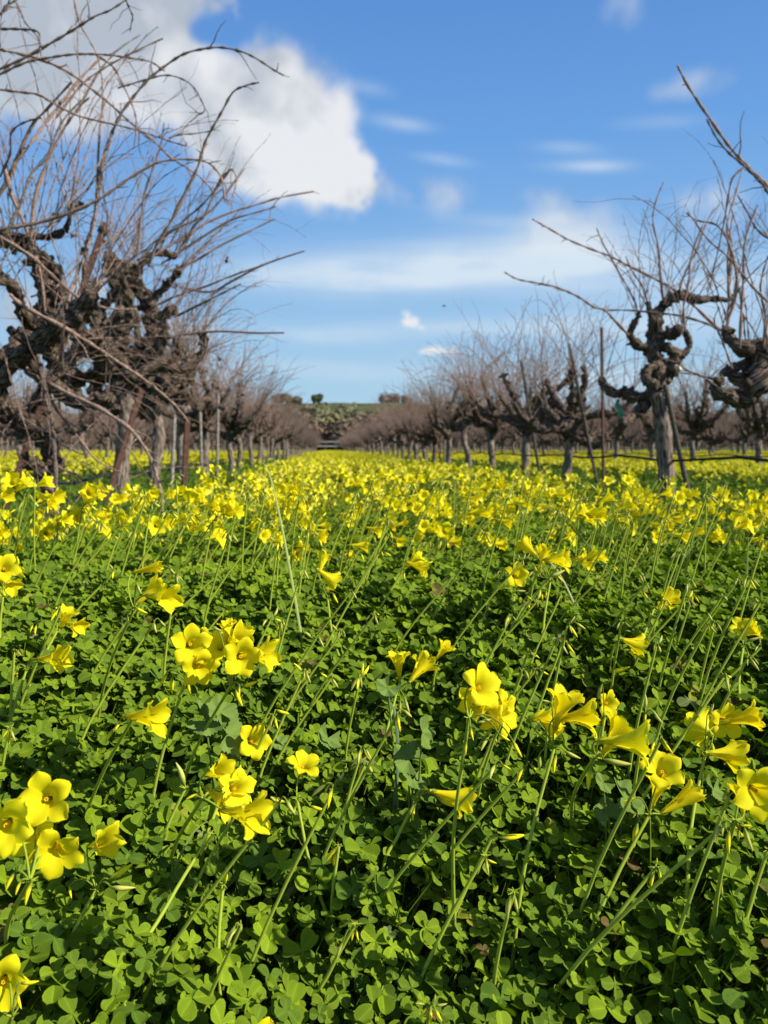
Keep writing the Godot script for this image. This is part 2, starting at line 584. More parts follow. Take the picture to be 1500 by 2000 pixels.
# a flower with its own petals; base and axis in the thing's own space
func flower(parent: Node3D, base: Vector3, axis: Vector3, s: float, kind: int, hub: Vector3, full: bool) -> void:
	var b := Buf.new()
	var t := Transform3D(basis_along(axis, r(0, TAU)), base)
	var ends := base
	var lift := (Vector3.UP * 0.10 + axis * -0.12) * hub.distance_to(base)
	tube(b, arc(hub, ends, lift, 6), 0.0006 * s + 0.0002, 0.0007 * s, 5, Color(0.9, 0.95, 0.8))
	calyx(b, t, s)
	var o := part("flower", b.mesh(), mats.stem, parent)
	if full:
		var mat: Material = mats.petal if r(0, 1) < 0.75 else mats.petal_pale
		var a0 := r(0, TAU)
		for k in 5:
			var q := part("petal", petal_mesh[kind][rng.randi() % 4], mat, o)
			q.transform = t * Transform3D(Basis(Vector3.UP, a0 + TAU * k / 5.0 + r(-0.06, 0.06)) * Basis(Vector3.RIGHT, r(-0.09, 0.09)), Vector3.ZERO).scaled(Vector3.ONE * s)
		if kind < 2:
			var st := part("stamens", stamen_mesh, mats.stamen, o)
			st.transform = t.scaled_local(Vector3.ONE * s)

func hero_stalks() -> void:
	# label, hub x, y, foot x, y, flowers [x, y, size, kind, right, up, towards], buds [x, y, length, right, up], depth where no flower tells it
	var U := [
		["four wide open yellow oxalis flowers crowded together at the left edge, orange stamens showing", 58, 1722, 12, 1880, [[6, 1618, 112, 0, 0.2, 0.1, 0.97], [86, 1562, 100, 0, 0.15, 0.3, 0.94], [52, 1632, 92, 0, 0.1, -0.1, 0.98], [110, 1668, 98, 0, 0.35, -0.12, 0.92]], [[20, 1722, 36, -0.4, -0.9], [56, 1745, 42, -0.2, -1], [36, 1734, 26, -0.3, -1]], 0],
		["single three-quarter yellow flower over two pointed buds, right of the crowded left-edge flowers", 188, 1738, 92, 1950, [[200, 1648, 80, 1, 0.72, 0.35, 0.55]], [[236, 1702, 52, 0.85, 0.5], [240, 1733, 46, 1, -0.12], [138, 1742, 24, 0.3, -0.9]], 0],
		["yellow flower cut by the left edge near the bottom left corner", 24, 1985, 10, 2060, [[4, 1925, 98, 0, 0.3, 0.15, 0.94]], [[58, 1918, 36, 1, 0.1], [38, 1955, 30, 0.3, -0.9]], 0],
		["four yellow trumpets stacked in a diagonal row, low left of the middle", 396, 1560, 330, 1720, [[430, 1506, 68, 1, 0.8, 0.3, 0.5], [436, 1562, 76, 1, 0.75, -0.25, 0.5], [464, 1540, 78, 0, 0.6, 0.35, 0.7], [486, 1588, 96, 1, 0.85, 0.1, 0.45]], [[376, 1556, 26, -0.6, -0.2]], 0],
		["two hanging yellow buds on a stalk below the diagonal row of trumpets", 412, 1628, 245, 1950, [], [[398, 1655, 38, -0.4, -1], [425, 1665, 32, 0.05, -1], [386, 1640, 20, -0.9, -0.3]], 0.62],
		["lone yellow flower facing right beside the grey-green lobed leaves", 462, 1482, 392, 1700, [[498, 1448, 72, 0, 0.62, 0.15, 0.75]], [[452, 1462, 26, 0.1, -0.9], [470, 1500, 22, 0.2, -0.9]], 0],
		["ragged yellow flower seen edge-on above one long hanging closed bud", 580, 1560, 655, 1860, [[594, 1490, 66, 0, 0.3, 0.86, 0.35]], [[592, 1632, 66, 0.22, -1], [545, 1565, 28, -1, 0.3], [620, 1578, 32, 1, -0.2], [575, 1590, 30, -0.1, -1]], 0],
		["single upright yellow bud left of the diagonal row of trumpets", 362, 1540, 300, 1700, [], [[352, 1512, 48, -0.4, 0.9]], 0.66],
		["two yellow flowers one above the other with pale petal behind, left of the five-flower bunch", 362, 1332, 292, 1620, [[374, 1258, 76, 0, 0.45, 0.2, 0.85], [398, 1262, 66, 1, 0.5, 0.5, -0.5], [392, 1306, 76, 0, 0.6, -0.25, 0.72]], [[322, 1325, 26, -0.4, -1], [337, 1338, 36, 0, -1], [370, 1345, 28, 0.2, -1]], 0],
		["five yellow flowers bunched together, rightmost one seen from the side, left of centre", 452, 1338, 350, 1570, [[430, 1262, 58, 0, 0.2, 0.35, 0.9], [472, 1284, 78, 0, 0.3, 0.05, 0.94], [510, 1278, 76, 1, 0.93, 0.1, 0.3], [463, 1245, 64, 1, 0.6, 0.5, 0.5], [445, 1228, 44, 1, 0.1, 0.95, 0.2]], [[488, 1336, 36, 0.85, 0.35], [467, 1362, 36, 0.4, -0.9], [468, 1350, 22, 0, -1], [424, 1228, 20, 0.6, -0.3]], 0],
		["yellow flower in profile left of the grey-green lobed leaves", 262, 1400, 160, 1640, [[292, 1398, 84, 1, 0.93, 0.1, 0.3]], [[228, 1418, 28, 0.5, 0.8], [214, 1438, 34, -0.5, -0.85]], 0],
		["yellow flower in profile with a bud under its tube, near the left edge", 52, 1308, 8, 1480, [[104, 1285, 66, 1, 0.88, 0.1, 0.42]], [[72, 1290, 30, -0.6, 0.2], [34, 1312, 28, -0.1, -1], [26, 1322, 24, -0.3, -1]], 0],
		["drooping yellow flower and two pale closed ones on a bending stalk, upper left foreground", 262, 1190, 190, 1420, [[318, 1168, 70, 1, 0.82, 0.0, 0.5], [300, 1150, 62, 1, 0.6, 0.6, -0.3], [292, 1110, 48, 2, 0.9, 0.2, 0.1]], [[276, 1192, 26, 0.8, -0.4], [272, 1150, 22, 0.4, -0.8], [240, 1215, 24, 0, -1], [250, 1212, 20, 0.1, -1]], 0],
		["pair of small yellow flowers tipped sideways, between left edge and the drooping trio", 112, 1232, 40, 1400, [[128, 1202, 44, 1, 0.4, 0.85, 0.2], [148, 1222, 46, 1, 0.85, -0.2, 0.3]], [[70, 1230, 20, 0, -1], [62, 1228, 18, -0.2, -1]], 0],
		["three pale yellow flowers cut by the left edge at mid height", 6, 1165, 2, 1290, [[8, 1108, 56, 0, 0.4, 0.3, 0.8], [24, 1112, 50, 1, 0.6, 0.4, -0.4], [16, 1140, 52, 1, 0.7, -0.5, 0.3]], [], 0],
		["two pale yellow flowers seen from behind, right of the tall white grass blade", 640, 1168, 672, 1330, [[630, 1095, 42, 1, 0.2, 0.75, -0.5], [642, 1130, 50, 1, 0.5, -0.45, -0.4]], [[655, 1168, 22, 0.5, -0.9]], 0],
		["small yellow flower bent right on a slanting stalk, middle of the leaf bed", 790, 1112, 716, 1250, [[820, 1108, 48, 1, 0.75, -0.3, 0.2], [812, 1092, 40, 1, 0.6, 0.5, 0.2]], [[790, 1125, 16, 0.1, -1]], 0],
		["open yellow flower facing the viewer on straight pale stalks, right of centre", 1006, 1150, 1004, 1290, [[1010, 1124, 48, 0, 0.15, 0.1, 0.97]], [[1016, 1154, 22, 1, 0], [998, 1180, 18, 0, -1]], 0],
		["one bright and two pale yellow flowers with long buds, right of the open flower", 1075, 1136, 1060, 1310, [[1062, 1084, 44, 1, 0.3, 0.8, -0.3], [1096, 1092, 52, 1, 0.82, 0.1, 0.45], [1030, 1068, 44, 1, -0.5, 0.5, -0.4]], [[1088, 1120, 34, 0.85, 0.35], [1058, 1162, 22, 0.2, -1], [1068, 1165, 24, 0.1, -1], [1046, 1112, 18, -0.3, 0.9]], 0],
		["pale crumpled yellow flower seen from behind, upper right part of the leaf bed", 1278, 1188, 1240, 1330, [[1304, 1172, 54, 1, 0.7, 0.3, -0.5]], [[1262, 1165, 18, -0.4, 0.8], [1270, 1205, 20, 0.1, -1]], 0],
		["washed-out yellow flower hanging from a crooked stalk, above a lone slanting bud at right", 1206, 1252, 1180, 1330, [[1238, 1256, 52, 1, 0.8, -0.3, -0.35]], [[1210, 1308, 40, 0.85, 0.3]], 0],
		["yellow flower over a bud at the right edge, above the four-flower bunch", 1452, 1262, 1446, 1420, [[1450, 1225, 44, 0, -0.3, 0.5, 0.7], [1466, 1232, 46, 1, 0.6, 0.35, 0.3]], [[1472, 1248, 28, 0.9, 0.35], [1462, 1280, 18, 0.2, -1]], 0],
		["two pale yellow trumpets side by side seen from behind, in front of the centre", 776, 1348, 720, 1690, [[778, 1292, 52, 1, -0.05, 0.95, 0.05], [824, 1302, 60, 1, 0.55, 0.55, -0.5]], [[795, 1378, 32, 0.3, -0.95], [782, 1380, 26, 0, -1]], 0],
		["small bright yellow flower pointing up and right behind the two pale trumpets", 852, 1300, 845, 1380, [[866, 1270, 44, 1, 0.5, 0.75, 0.25]], [], 0],
		["largest bunch of yellow flowers, right of centre, on one straight stalk", 916, 1404, 888, 1860, [[946, 1338, 92, 0, 0.55, 0.42, 0.6], [930, 1370, 74, 1, -0.3, 0.0, 0.6], [962, 1382, 78, 1, 0.5, -0.3, 0.2], [992, 1392, 86, 0, 0.84, 0.12, 0.45], [966, 1398, 70, 0, 0.35, -0.4, 0.75]], [[910, 1462, 28, -0.05, -1], [922, 1434, 24, 0.2, -1], [945, 1408, 30, 0.9, 0.2], [985, 1440, 26, 0.8, -0.5], [1010, 1462, 36, 0.5, -0.9]], 0],
		["three yellow trumpets spreading from one thick stalk beside the largest bunch", 1082, 1462, 1000, 1890, [[1072, 1402, 62, 1, 0.85, 0.2, 0.4], [1100, 1376, 80, 1, 0.25, 0.9, 0.1], [1138, 1398, 80, 1, 0.86, 0.15, 0.2], [1078, 1424, 50, 1, 0.6, -0.6, 0.4]], [[1054, 1490, 36, 0.1, -1], [1084, 1492, 36, -0.2, -1], [1118, 1474, 34, 0.9, -0.4], [1046, 1396, 44, 0.8, 0.6], [1066, 1370, 20, -0.9, 0.2]], 0],
		["small open yellow flower above the right-hand pair of long trumpets", 1180, 1405, 1172, 1520, [[1191, 1374, 50, 0, 0.45, 0.15, 0.85]], [[1172, 1352, 30, -0.2, -1]], 0],
		["two long yellow trumpets facing right, right of the three spreading trumpets", 1164, 1476, 1115, 1620, [[1206, 1432, 84, 1, 0.6, 0.65, -0.2], [1236, 1448, 98, 1, 0.93, 0.05, 0.3]], [[1206, 1488, 54, 1, -0.12], [1152, 1520, 44, -0.15, -1], [1180, 1410, 26, -0.1, -0.9]], 0],
		["yellow flower seen from its tube with a second half-shut one below, lower right", 1268, 1592, 1140, 1880, [[1296, 1500, 84, 0, 0.0, 0.72, 0.62], [1338, 1562, 74, 2, 0.9, 0.42, -0.1], [1282, 1540, 60, 1, 0.2, 0.9, 0.1]], [[1242, 1632, 48, -0.15, -1], [1230, 1562, 26, -1, -0.2], [1275, 1700, 26, 0.3, -1]], 0],
		["bunch of four yellow flowers with many green buds under them, at the right", 1376, 1478, 1340, 1790, [[1366, 1420, 72, 0, -0.2, 0.15, -0.95], [1420, 1408, 70, 0, 0.2, 0.1, 0.95], [1456, 1402, 72, 1, 0.9, 0.25, 0.2], [1420, 1472, 76, 1, 0.88, -0.1, -0.3]], [[1372, 1462, 36, -0.4, -1], [1345, 1468, 28, -0.6, -0.8], [1392, 1462, 34, 0.3, -0.9], [1372, 1552, 40, 0.1, -1], [1388, 1385, 26, 0.4, 0.9]], 0],
		["wide open yellow flower cut by the right edge in the lower part", 1436, 1602, 1392, 1860, [[1482, 1548, 100, 0, -0.1, 0.15, 0.98], [1450, 1555, 58, 1, 0.2, 0.6, -0.5]], [[1424, 1645, 42, -0.15, -1], [1462, 1640, 44, 0.25, -1], [1442, 1632, 26, 0.1, -1], [1455, 1612, 24, 1, 0.1]], 0],
		["pale yellow trumpet drooping right, with a bud crossing it, low right of centre", 814, 1562, 745, 1720, [[892, 1556, 78, 1, 0.85, -0.25, -0.1]], [[872, 1566, 44, 0.9, -0.5], [808, 1590, 26, -0.1, -1], [832, 1540, 20, -0.6, 0.5]], 0],
		["tip of a yellow petal poking up at the bottom edge", 506, 2075, 500, 2140, [[512, 2040, 84, 0, 0.2, 0.55, 0.8]], [], 0],
		["cluster of pale green shut buds on a short stalk at the bottom edge", 842, 1965, 835, 2060, [], [[842, 1985, 32, 0.05, -1], [828, 1978, 28, -0.6, -0.7], [856, 1982, 30, 0.5, -0.9], [862, 1962, 24, 0.9, 0.2], [822, 1962, 22, -0.9, 0.2], [848, 1950, 18, 0.2, 0.9]], 0.55],
		["straight bare stalk with a single small yellow bud at its tip, bottom left of centre", 436, 1728, 430, 1968, [], [[441, 1716, 22, 0.3, 0.95]], 0.58],
		["stalk bent at the middle with green and yellow buds, bottom centre", 694, 1805, 610, 1990, [], [[690, 1822, 30, -0.2, -1], [676, 1840, 34, -0.5, -1], [664, 1855, 30, -0.4, -1], [698, 1826, 22, 0.2, -1]], 0.56],
		["two nodding pale buds hooked over the tip of a thin stalk, bottom centre", 662, 1652, 648, 1860, [], [[648, 1668, 36, -0.7, -0.9], [656, 1676, 38, -0.3, -1]], 0.64],
		["single long yellow bud lying level among crossing stalks, lower right of centre", 964, 1632, 850, 1900, [], [[1000, 1633, 54, 1, 0.02], [944, 1672, 30, -0.2, -1]], 0.62],
		["hooked green and yellow bud pair on leaning stalk, right of bottom centre", 946, 1672, 800, 1985, [], [[938, 1692, 36, -0.3, -1], [952, 1692, 30, 0.15, -1], [960, 1682, 22, 0.8, -0.3]], 0.58],
		["yellow-tipped bud against a leaning stalk, low right of the bottom centre", 1004, 1742, 960, 1990, [], [[994, 1772, 48, -0.15, -1], [1008, 1765, 34, 0.2, -1]], 0.54],
		["thick leaning stalk with tiny buds near its tip, bottom right", 1280, 1695, 1130, 1915, [], [[1290, 1712, 28, 0.2, -1], [1274, 1722, 30, -0.3, -1], [1282, 1682, 16, 0.1, 0.9]], 0.58],
		["short stalk with one yellow bud touching it, right of the bottom right corner stalks", 1408, 1722, 1386, 1870, [], [[1410, 1738, 24, 0.1, -1]], 0.6],
		["tall slanting bare stalk at the bottom right edge", 1500, 1660, 1446, 1872, [], [[1508, 1650, 24, 0.4, 0.8]], 0.56],
		["bare pale stalk with drooping bud tuft in front of the leaf bed, left of centre", 548, 1212, 546, 1300, [], [[550, 1224, 22, 0.1, -1], [556, 1220, 18, 0.5, -0.9], [543, 1226, 18, -0.3, -1]], 0.95],
		["nodding bud cluster on a leaning stalk, left of the lone flower by the lobed leaves", 535, 1398, 440, 1640, [], [[530, 1412, 22, -0.2, -1], [540, 1412, 24, 0.3, -1], [552, 1390, 28, 0.9, -0.3], [524, 1405, 18, -0.5, -1]], 0.7],
		["thin stalk carrying drooping grey-green buds, far left of the leaf bed", 20, 1422, 2, 1560, [], [[18, 1440, 30, -0.1, -1], [26, 1436, 24, 0.4, -1], [12, 1432, 20, -0.6, -0.8]], 0.7],
	]
	rng.seed = 500
	for u in U:
		var fl: Array = u[5]
		var depth: float = u[7]
		if fl.size() > 0:
			var big := 0.0
			for q in fl:
				big = maxf(big, q[2])
			depth = F * 0.0335 / (big * 0.97)
		# nearer, if it would stand inside the leaves
		for k in 12:
			var low := at(u[1], u[2], depth)
			for q in fl:
				var c := at(q[0], q[1] + q[2] * 0.35, depth)
				if c.y - canopy(c.x, c.z) < low.y - canopy(low.x, low.z):
					low = c
			if low.y > canopy(low.x, low.z) + 0.012:
				break
			depth *= 0.97
		var hub := at(u[1], u[2], depth)
		# foot: where the line of sight meets the leaves
		var ray := (at(u[3], u[4], 1.0) - EYE)
		var fd := 0.2
		while fd < depth + 0.2:
			var p := EYE + ray * fd
			if p.y < canopy(p.x, p.z) - 0.03:
				break
			fd += 0.01
		fd = clampf(fd, depth - 0.1, depth + 0.16)
		var foot := EYE + ray * fd
		var root := foot + (foot - hub) * 0.25
		root.y = minf(ground(root.x, root.z), foot.y - 0.03)
		var t := thing("oxalis_flower_stalk", u[0], "wildflower", root, "yellow oxalis flower stalks in the foreground")
		var lean := hub - foot
		var st := smooth_path([Vector3.ZERO, foot - root, (foot - root).lerp(hub - root, 0.5) + Vector3(-0.03 * lean.length(), 0.02 * lean.length(), 0), hub - root], 5)
		var b := Buf.new()
		tube(b, st, 0.0018, 0.0013, 7, Color.WHITE)
		# the small bracts where the flower stalks part
		for k in 7:
			var a := TAU * k / 7.0
			var d := Vector3(cos(a), r(-0.2, 0.9), sin(a)).normalized()
			tube(b, PackedVector3Array([hub - root, hub - root + d * r(0.003, 0.006)]), 0.0009, 0.0003, 4, Color(0.9, 0.9, 0.7))
		part("stem", b.mesh(), mats.stem, t)
		for q in fl:
			var ax := (cam_basis * Vector3(q[4] + r(-0.05, 0.05), q[5] + r(-0.05, 0.05), q[6])).normalized()
			var want: float = minf(F * 0.0335 / q[2], depth + 0.02)
			var fdep := clampf(want, depth - 0.03, depth + 0.03)
			var s: float = q[2] * fdep / F / 0.0335
			var face: float = [0.019, 0.024, 0.026][q[3]] * s
			var c := at(q[0], q[1], fdep) - root
			flower(t, c - ax * face, ax, s, q[3], hub - root, true)
		for q in u[6]:
			var ln: float = q[2] * depth / F
			var ax := (cam_basis * Vector3(q[3], q[4], r(-0.25, 0.35))).normalized()
			var c := at(q[0], q[1], depth + r(-0.008, 0.008)) - root
			var from := c - ax * ln * 0.5
			var bb := Buf.new()
			var gap := from.distance_to(hub - root)
			tube(bb, arc(hub - root, from, Vector3.UP * gap * 0.28, 6), 0.0006, 0.0006, 5, BUD_GREEN)
			bud_shape(bb, from, ax, ln, BUD_GREEN, BUD_YELLOW if r(0, 1) < 0.7 else BUD_PALE)
			part("bud", bb.mesh(), mats.bud, t)

# joined head of flowers for stalks further off, vertex coloured; axis of the stalk +Y, foot at the origin
func head_buf(n: int, nt: int, ns: int, height: float, sd: int, stem_sides: int, s := 1.0) -> Buf:
	rng.seed = sd
	var b := Buf.new()
	var green := Color(0.155, 0.215, 0.03)
	var top := Vector3(r(0.04, 0.13), height, r(-0.05, 0.05))
	if stem_sides > 0:
		tube(b, smooth_path([Vector3.ZERO, top * 0.5 + Vector3(-0.02, 0, 0), top], 2), 0.0015, 0.0012, stem_sides, green)
	for k in n:
		var kind := 1 if r(0, 1) < 0.65 else (0 if r(0, 1) < 0.8 else 2)
		var a := r(0, TAU)
		var ax := (Vector3(0.75, 0.3, 0.25) + Vector3(cos(a), r(-0.5, 0.5), sin(a)) * 0.75).normalized()
		var at_ := top + Vector3(r(-0.02, 0.026), r(-0.012, 0.022), r(-0.022, 0.022)) * s
		var q := petal_buf(kind, nt, ns, sd * 31 + k)
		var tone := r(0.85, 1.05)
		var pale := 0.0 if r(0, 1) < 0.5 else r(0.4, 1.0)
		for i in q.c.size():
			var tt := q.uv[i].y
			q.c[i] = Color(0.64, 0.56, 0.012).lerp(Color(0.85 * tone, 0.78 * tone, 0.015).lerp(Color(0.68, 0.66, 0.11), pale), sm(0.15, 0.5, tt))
		for p in 5:
			b.join(q, Transform3D(basis_along(ax, TAU * p / 5.0), at_).scaled_local(Vector3.ONE * s * r(0.92, 1.05)))
	if stem_sides > 2:
		for k in 3:
			var d := Vector3(r(-0.8, 0.9), -1.0, r(-0.8, 0.8)).normalized()
			bud_shape(b, top + d * 0.006, d, r(0.012, 0.02), green, Color(0.62, 0.5, 0.04))
	return b

const PLACES := [[200, "under the nearest left vine"], [330, "under the second left vine"], [440, "under the left stakes"], [560, "left of the lane's end"], [720, "below the lane's end"], [860, "right of the lane's end"], [1000, "below the far right trunks"], [1090, "below the third right trunk"], [1230, "below the second right trunk"], [1390, "below the free-standing vine"], [1510, "at the right edge"]]

func bare_stalks() -> void:
	# thin stalks with tufts of shut buds, scattered through the leaf bed
	rng.seed = 560
	var n := 0
	while n < 235:
		var d := lerpf(0.5, 1.9, pow(rng.randf(), 0.8))
		var a := deg_to_rad(r(-24.0, 33.0))
		var p := Vector3(sin(a) * d, 0, -cos(a) * d)
		p.y = ground(p.x, p.z)
		var h := r(0.20, 0.30) + (0.01 if d > 1 else 0.0)
		var top := Vector3(r(-0.01, 0.17), h, r(-0.06, 0.05))
		var s := seen_at(p + top)
		if s.x < 10 or s.x > 1490 or s.y > 1960:
			continue
		n += 1
		var row := "at the bottom of the picture" if s.y > 1650 else ("in the front leaf bed" if s.y > 1380 else ("in the middle of the leaf bed" if s.y > 1180 else "at the back of the leaf bed"))
		var place: String = "at the left" if s.x < 300 else ("left of centre" if s.x < 600 else ("near the centre" if s.x < 900 else ("right of centre" if s.x < 1200 else "at the right")))
		var tall := "tilted" if top.x > 0.12 else ("leaning" if top.x > 0.08 else ("slanting" if top.x > 0.04 else "upright"))
		var buds := rng.randi_range(2, 5)
		var t := thing("oxalis_bud_stalk", "%s stalk with %s shut buds %s, %s" % [tall, ["two", "three", "four", "five"][buds - 2], row, place], "wildflower", p, "bud stalks %s, %s" % [row, place])
		var b := Buf.new()
		tube(b, smooth_path([Vector3(0, -0.02, 0), top * 0.5 + Vector3(r(-0.03, 0.0), 0.012, 0), top], 5), 0.0018, 0.0012, 6, Color.WHITE)
		part("stem", b.mesh(), mats.stem, t)
		for k in buds:
			var q := Buf.new()
			var dir := Vector3(r(-0.8, 0.9), r(-1.2, -0.3) if r(0, 1) < 0.85 else 0.7, r(-0.8, 0.8)).normalized()
			var from := top + Vector3(dir.x, 0.35, dir.z) * r(0.003, 0.01)
			tube(q, arc(top, from, Vector3.UP * 0.003, 4), 0.0006, 0.0005, 4, BUD_GREEN)
			bud_shape(q, from, dir, r(0.006, 0.015), BUD_GREEN, BUD_PALE if r(0, 1) < 0.65 else BUD_YELLOW)
			part("bud", q.mesh(), mats.bud, t)

func mid_stalks() -> void:
	# stalks behind the foreground, still things of their own
	rng.seed = 610
	var spots := []
	var tries := 0
	while spots.size() < 252 and tries < 20000:
		tries += 1
		var d := r(1.0, 2.4)
		var a := deg_to_rad(r(-27.0, 36.0))
		var p := Vector3(sin(a) * d, 0, -cos(a) * d)
		if r(0, 1) > 0.06 + 0.94 * sm(1.0, 1.9, d):
			continue
		p.y = ground(p.x, p.z)
		spots.append(p)
	spots.sort_custom(func(a_, b_): return a_.length() < b_.length())
	var protos := []
	for k in 9:
		rng.seed = 900 + k
		var h := r(0.225, 0.275)
		var t := Node3D.new()
		var top := Vector3(r(0.04, 0.14), h, r(-0.05, 0.05))
		var b := Buf.new()
		tube(b, smooth_path([Vector3.ZERO, top * 0.5 + Vector3(-0.022, 0, 0), top], 4), 0.0015, 0.0012, 5, Color.WHITE)
		part("stem", b.mesh(), mats.stem, t)
		var n := 1 + k % 4
		for i in n:
			var a := r(0, TAU)
			var ax := (Vector3(0.75, 0.28, 0.25) + Vector3(cos(a), r(-0.5, 0.5), sin(a)) * 0.8).normalized()
			var kind := 1 if r(0, 1) < 0.6 else 0
			var base := top + (ax * 0.5 + Vector3(r(-1, 1), r(0.1, 1), r(-1, 1))).normalized() * r(0.016, 0.026)
			var q := Buf.new()
			var c := Buf.new()
			tube(c, arc(top, base, Vector3.UP * 0.003, 4), 0.0008, 0.0008, 4, Color(0.9, 0.95, 0.8))
			calyx(c, Transform3D(basis_along(ax, 0.3), base), 1.0)
			for p in 5:
				q.join(petal_buf(kind, 7, 5, k * 40 + i * 5 + p), Transform3D(basis_along(ax, TAU * p / 5.0), base))
			var fo := part("flower", q.mesh(), mats.petal if r(0, 1) < 0.6 else mats.petal_pale, t)
			part("calyx", c.mesh(), mats.stem, fo)
		for i in 2 + k % 3:
			var d := Vector3(r(-0.7, 0.9), -1.0, r(-0.8, 0.8)).normalized()
			var q := Buf.new()
			var from := top + d * 0.006 + Vector3(r(-0.006, 0.008), 0, r(-0.006, 0.006))
			tube(q, PackedVector3Array([top, from]), 0.0006, 0.0006, 4, BUD_GREEN)
			bud_shape(q, from, d, r(0.012, 0.022), BUD_GREEN, BUD_YELLOW if r(0, 1) < 0.6 else BUD_PALE)
			part("bud", q.mesh(), mats.bud, t)
		protos.append(t)
	rng.seed = 620
	for i in spots.size():
		var p: Vector3 = spots[i]
		var s := seen_at(p + Vector3(0.08, 0.25, 0))
		var place := "beyond the right edge"
		for k in PLACES:
			if s.x < k[0]:
				place = k[1]
				break
		var dep := "at the near edge" if p.length() < 1.9 else ("in the middle" if p.length() < 2.5 else "at the far edge")
		var nf: String = ["one-flowered", "two-flowered", "three-flowered", "four-flowered"][(i % 9) % 4]
		var o := dup(protos[i % 9], "oxalis_flower_stalk", "%s stalk %s of the flower belt, %s" % [nf, dep, place], "wildflower", "yellow oxalis stalks of the flower belt, %s" % place)
		o.transform = Transform3D(Basis(Vector3.UP, r(-0.7, 0.7)).scaled(Vector3.ONE * r(0.75, 1.0)), p)
		o.rotate_object_local(Vector3.BACK, -r(0.0, 0.35) if r(0, 1) < 0.7 else r(0, 0.3))
	for t in protos:
		t.free()

func carpet() -> void:
	var bed := Node3D.new()
	bed.name = "flower_carpet"
	add_child(bed)
	tag(bed, "sea of yellow oxalis flowers filling the lanes between the vine rows to the far end", "wildflowers")
	bed.set_meta("kind", "stuff")
	var near := []
	for k in 6:
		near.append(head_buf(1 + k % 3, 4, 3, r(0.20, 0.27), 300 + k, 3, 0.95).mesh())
	var mid := []
	for k in 5:
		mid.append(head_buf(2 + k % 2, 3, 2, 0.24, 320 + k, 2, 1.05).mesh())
	var far := []
	for k in 4:
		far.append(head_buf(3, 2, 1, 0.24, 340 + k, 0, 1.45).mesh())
	var belts := [[2.2, 6.0, 85.0, near, 0.0], [6.0, 16.0, 80.0, mid, 0.02], [16.0, 40.0, 46.0, far, 0.0], [40.0, 100.0, 20.0, far, 0.0]]
	rng.seed = 640
	for i in belts.size():
		var bl: Array = belts[i]
		var kinds: Array = bl[3]
		var places := []
		for k in kinds:
			places.append([])
		var a0 := deg_to_rad(-34.0)
		var a1 := deg_to_rad(42.0)
		var n := int(0.5 * (a1 - a0) * (bl[1] * bl[1] - bl[0] * bl[0]) * bl[2])
		for k in n:
			var d := sqrt(lerpf(bl[0] * bl[0], bl[1] * bl[1], rng.randf()))
			var a := r(a0, a1)
			var x := sin(a) * d
			var z := -cos(a) * d
			var dens := sm(0.5, 1.35, row_dist(x)) * 0.96 + 0.04
			dens *= 0.62 + 0.55 * sm(-0.25, 0.2, swell.get_noise_2d(x * 130.0, z * 60.0))
			if x > ROW_L - 2.6 and x < ROW_L - 0.4 and z > -14.0:
				dens *= 0.6
			if rng.randf() > dens:
				continue
			var s := r(0.82, 1.15) * (1.0 + (d - 16.0) * 0.006 if d > 16.0 else 1.0)
			var b := Basis(Vector3.UP, r(-0.8, 0.8)) * Basis(Vector3.BACK, -r(-0.1, 0.3))
			var y := ground(x, z) - (0.0 if s < 1.2 else 0.24 * (s - 1.15))
			if d > 70.0:
				s *= 1.0
			places[rng.randi() % kinds.size()].append(Transform3D(b.scaled(Vector3.ONE * s), Vector3(x, y, z)))
		for k in kinds.size():
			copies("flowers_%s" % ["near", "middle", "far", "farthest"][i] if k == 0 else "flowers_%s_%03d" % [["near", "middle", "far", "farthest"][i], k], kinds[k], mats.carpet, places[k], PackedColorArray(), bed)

# ------------------------------------------------------------------ leaves
func leaflet(b: Buf, t: Transform3D, fold: float, droop: float, cup: float, tile: int, sd: float) -> void:
	var edge := [Vector2(0.03, 0.0), Vector2(0.24, 0.17), Vector2(0.43, 0.42), Vector2(0.52, 0.66), Vector2(0.48, 0.86), Vector2(0.34, 0.985), Vector2(0.15, 1.0), Vector2(0.0, 0.955)]
	var mid := [0.0, 0.18, 0.38, 0.58, 0.75, 0.87, 0.93, 0.955]
	var org := Vector2((tile % 2) * 0.5, (tile / 2) * 0.5)
	var place := func(x: float, y: float) -> Vector3:
		var h := fold * absf(x) + cup * (x * x * 1.6 + (y - 0.5) * (y - 0.5)) - droop * y * y + 0.03 * sin(y * 5.0 + sd + x * 3.0)
		return t * Vector3(x, h, y)
	for side in [-1.0, 1.0]:
		var k := b.v.size()
		for i in 8:
			var e: Vector2 = edge[i]
			b.add(place.call(0.0, mid[i]), org + Vector2(0.25, 0.02 + mid[i] * 0.44), Color.WHITE)
			b.add(place.call(e.x * side * 0.55, lerpf(mid[i], e.y, 0.55)), org + Vector2(0.25 + e.x * side * 0.24, 0.02 + lerpf(mid[i], e.y, 0.55) * 0.44), Color(0.84, 0.87, 0.84))
			b.add(place.call(e.x * side, e.y), org + Vector2(0.25 + e.x * side * 0.44, 0.02 + e.y * 0.44), Color.WHITE)
		for i in 7:
			for j in 2:
				var q := k + i * 3 + j
				if side > 0:
					b.tri(q, q + 3, q + 1)
					b.tri(q + 1, q + 3, q + 4)
				else:
					b.tri(q, q + 1, q + 3)
					b.tri(q + 1, q + 4, q + 3)

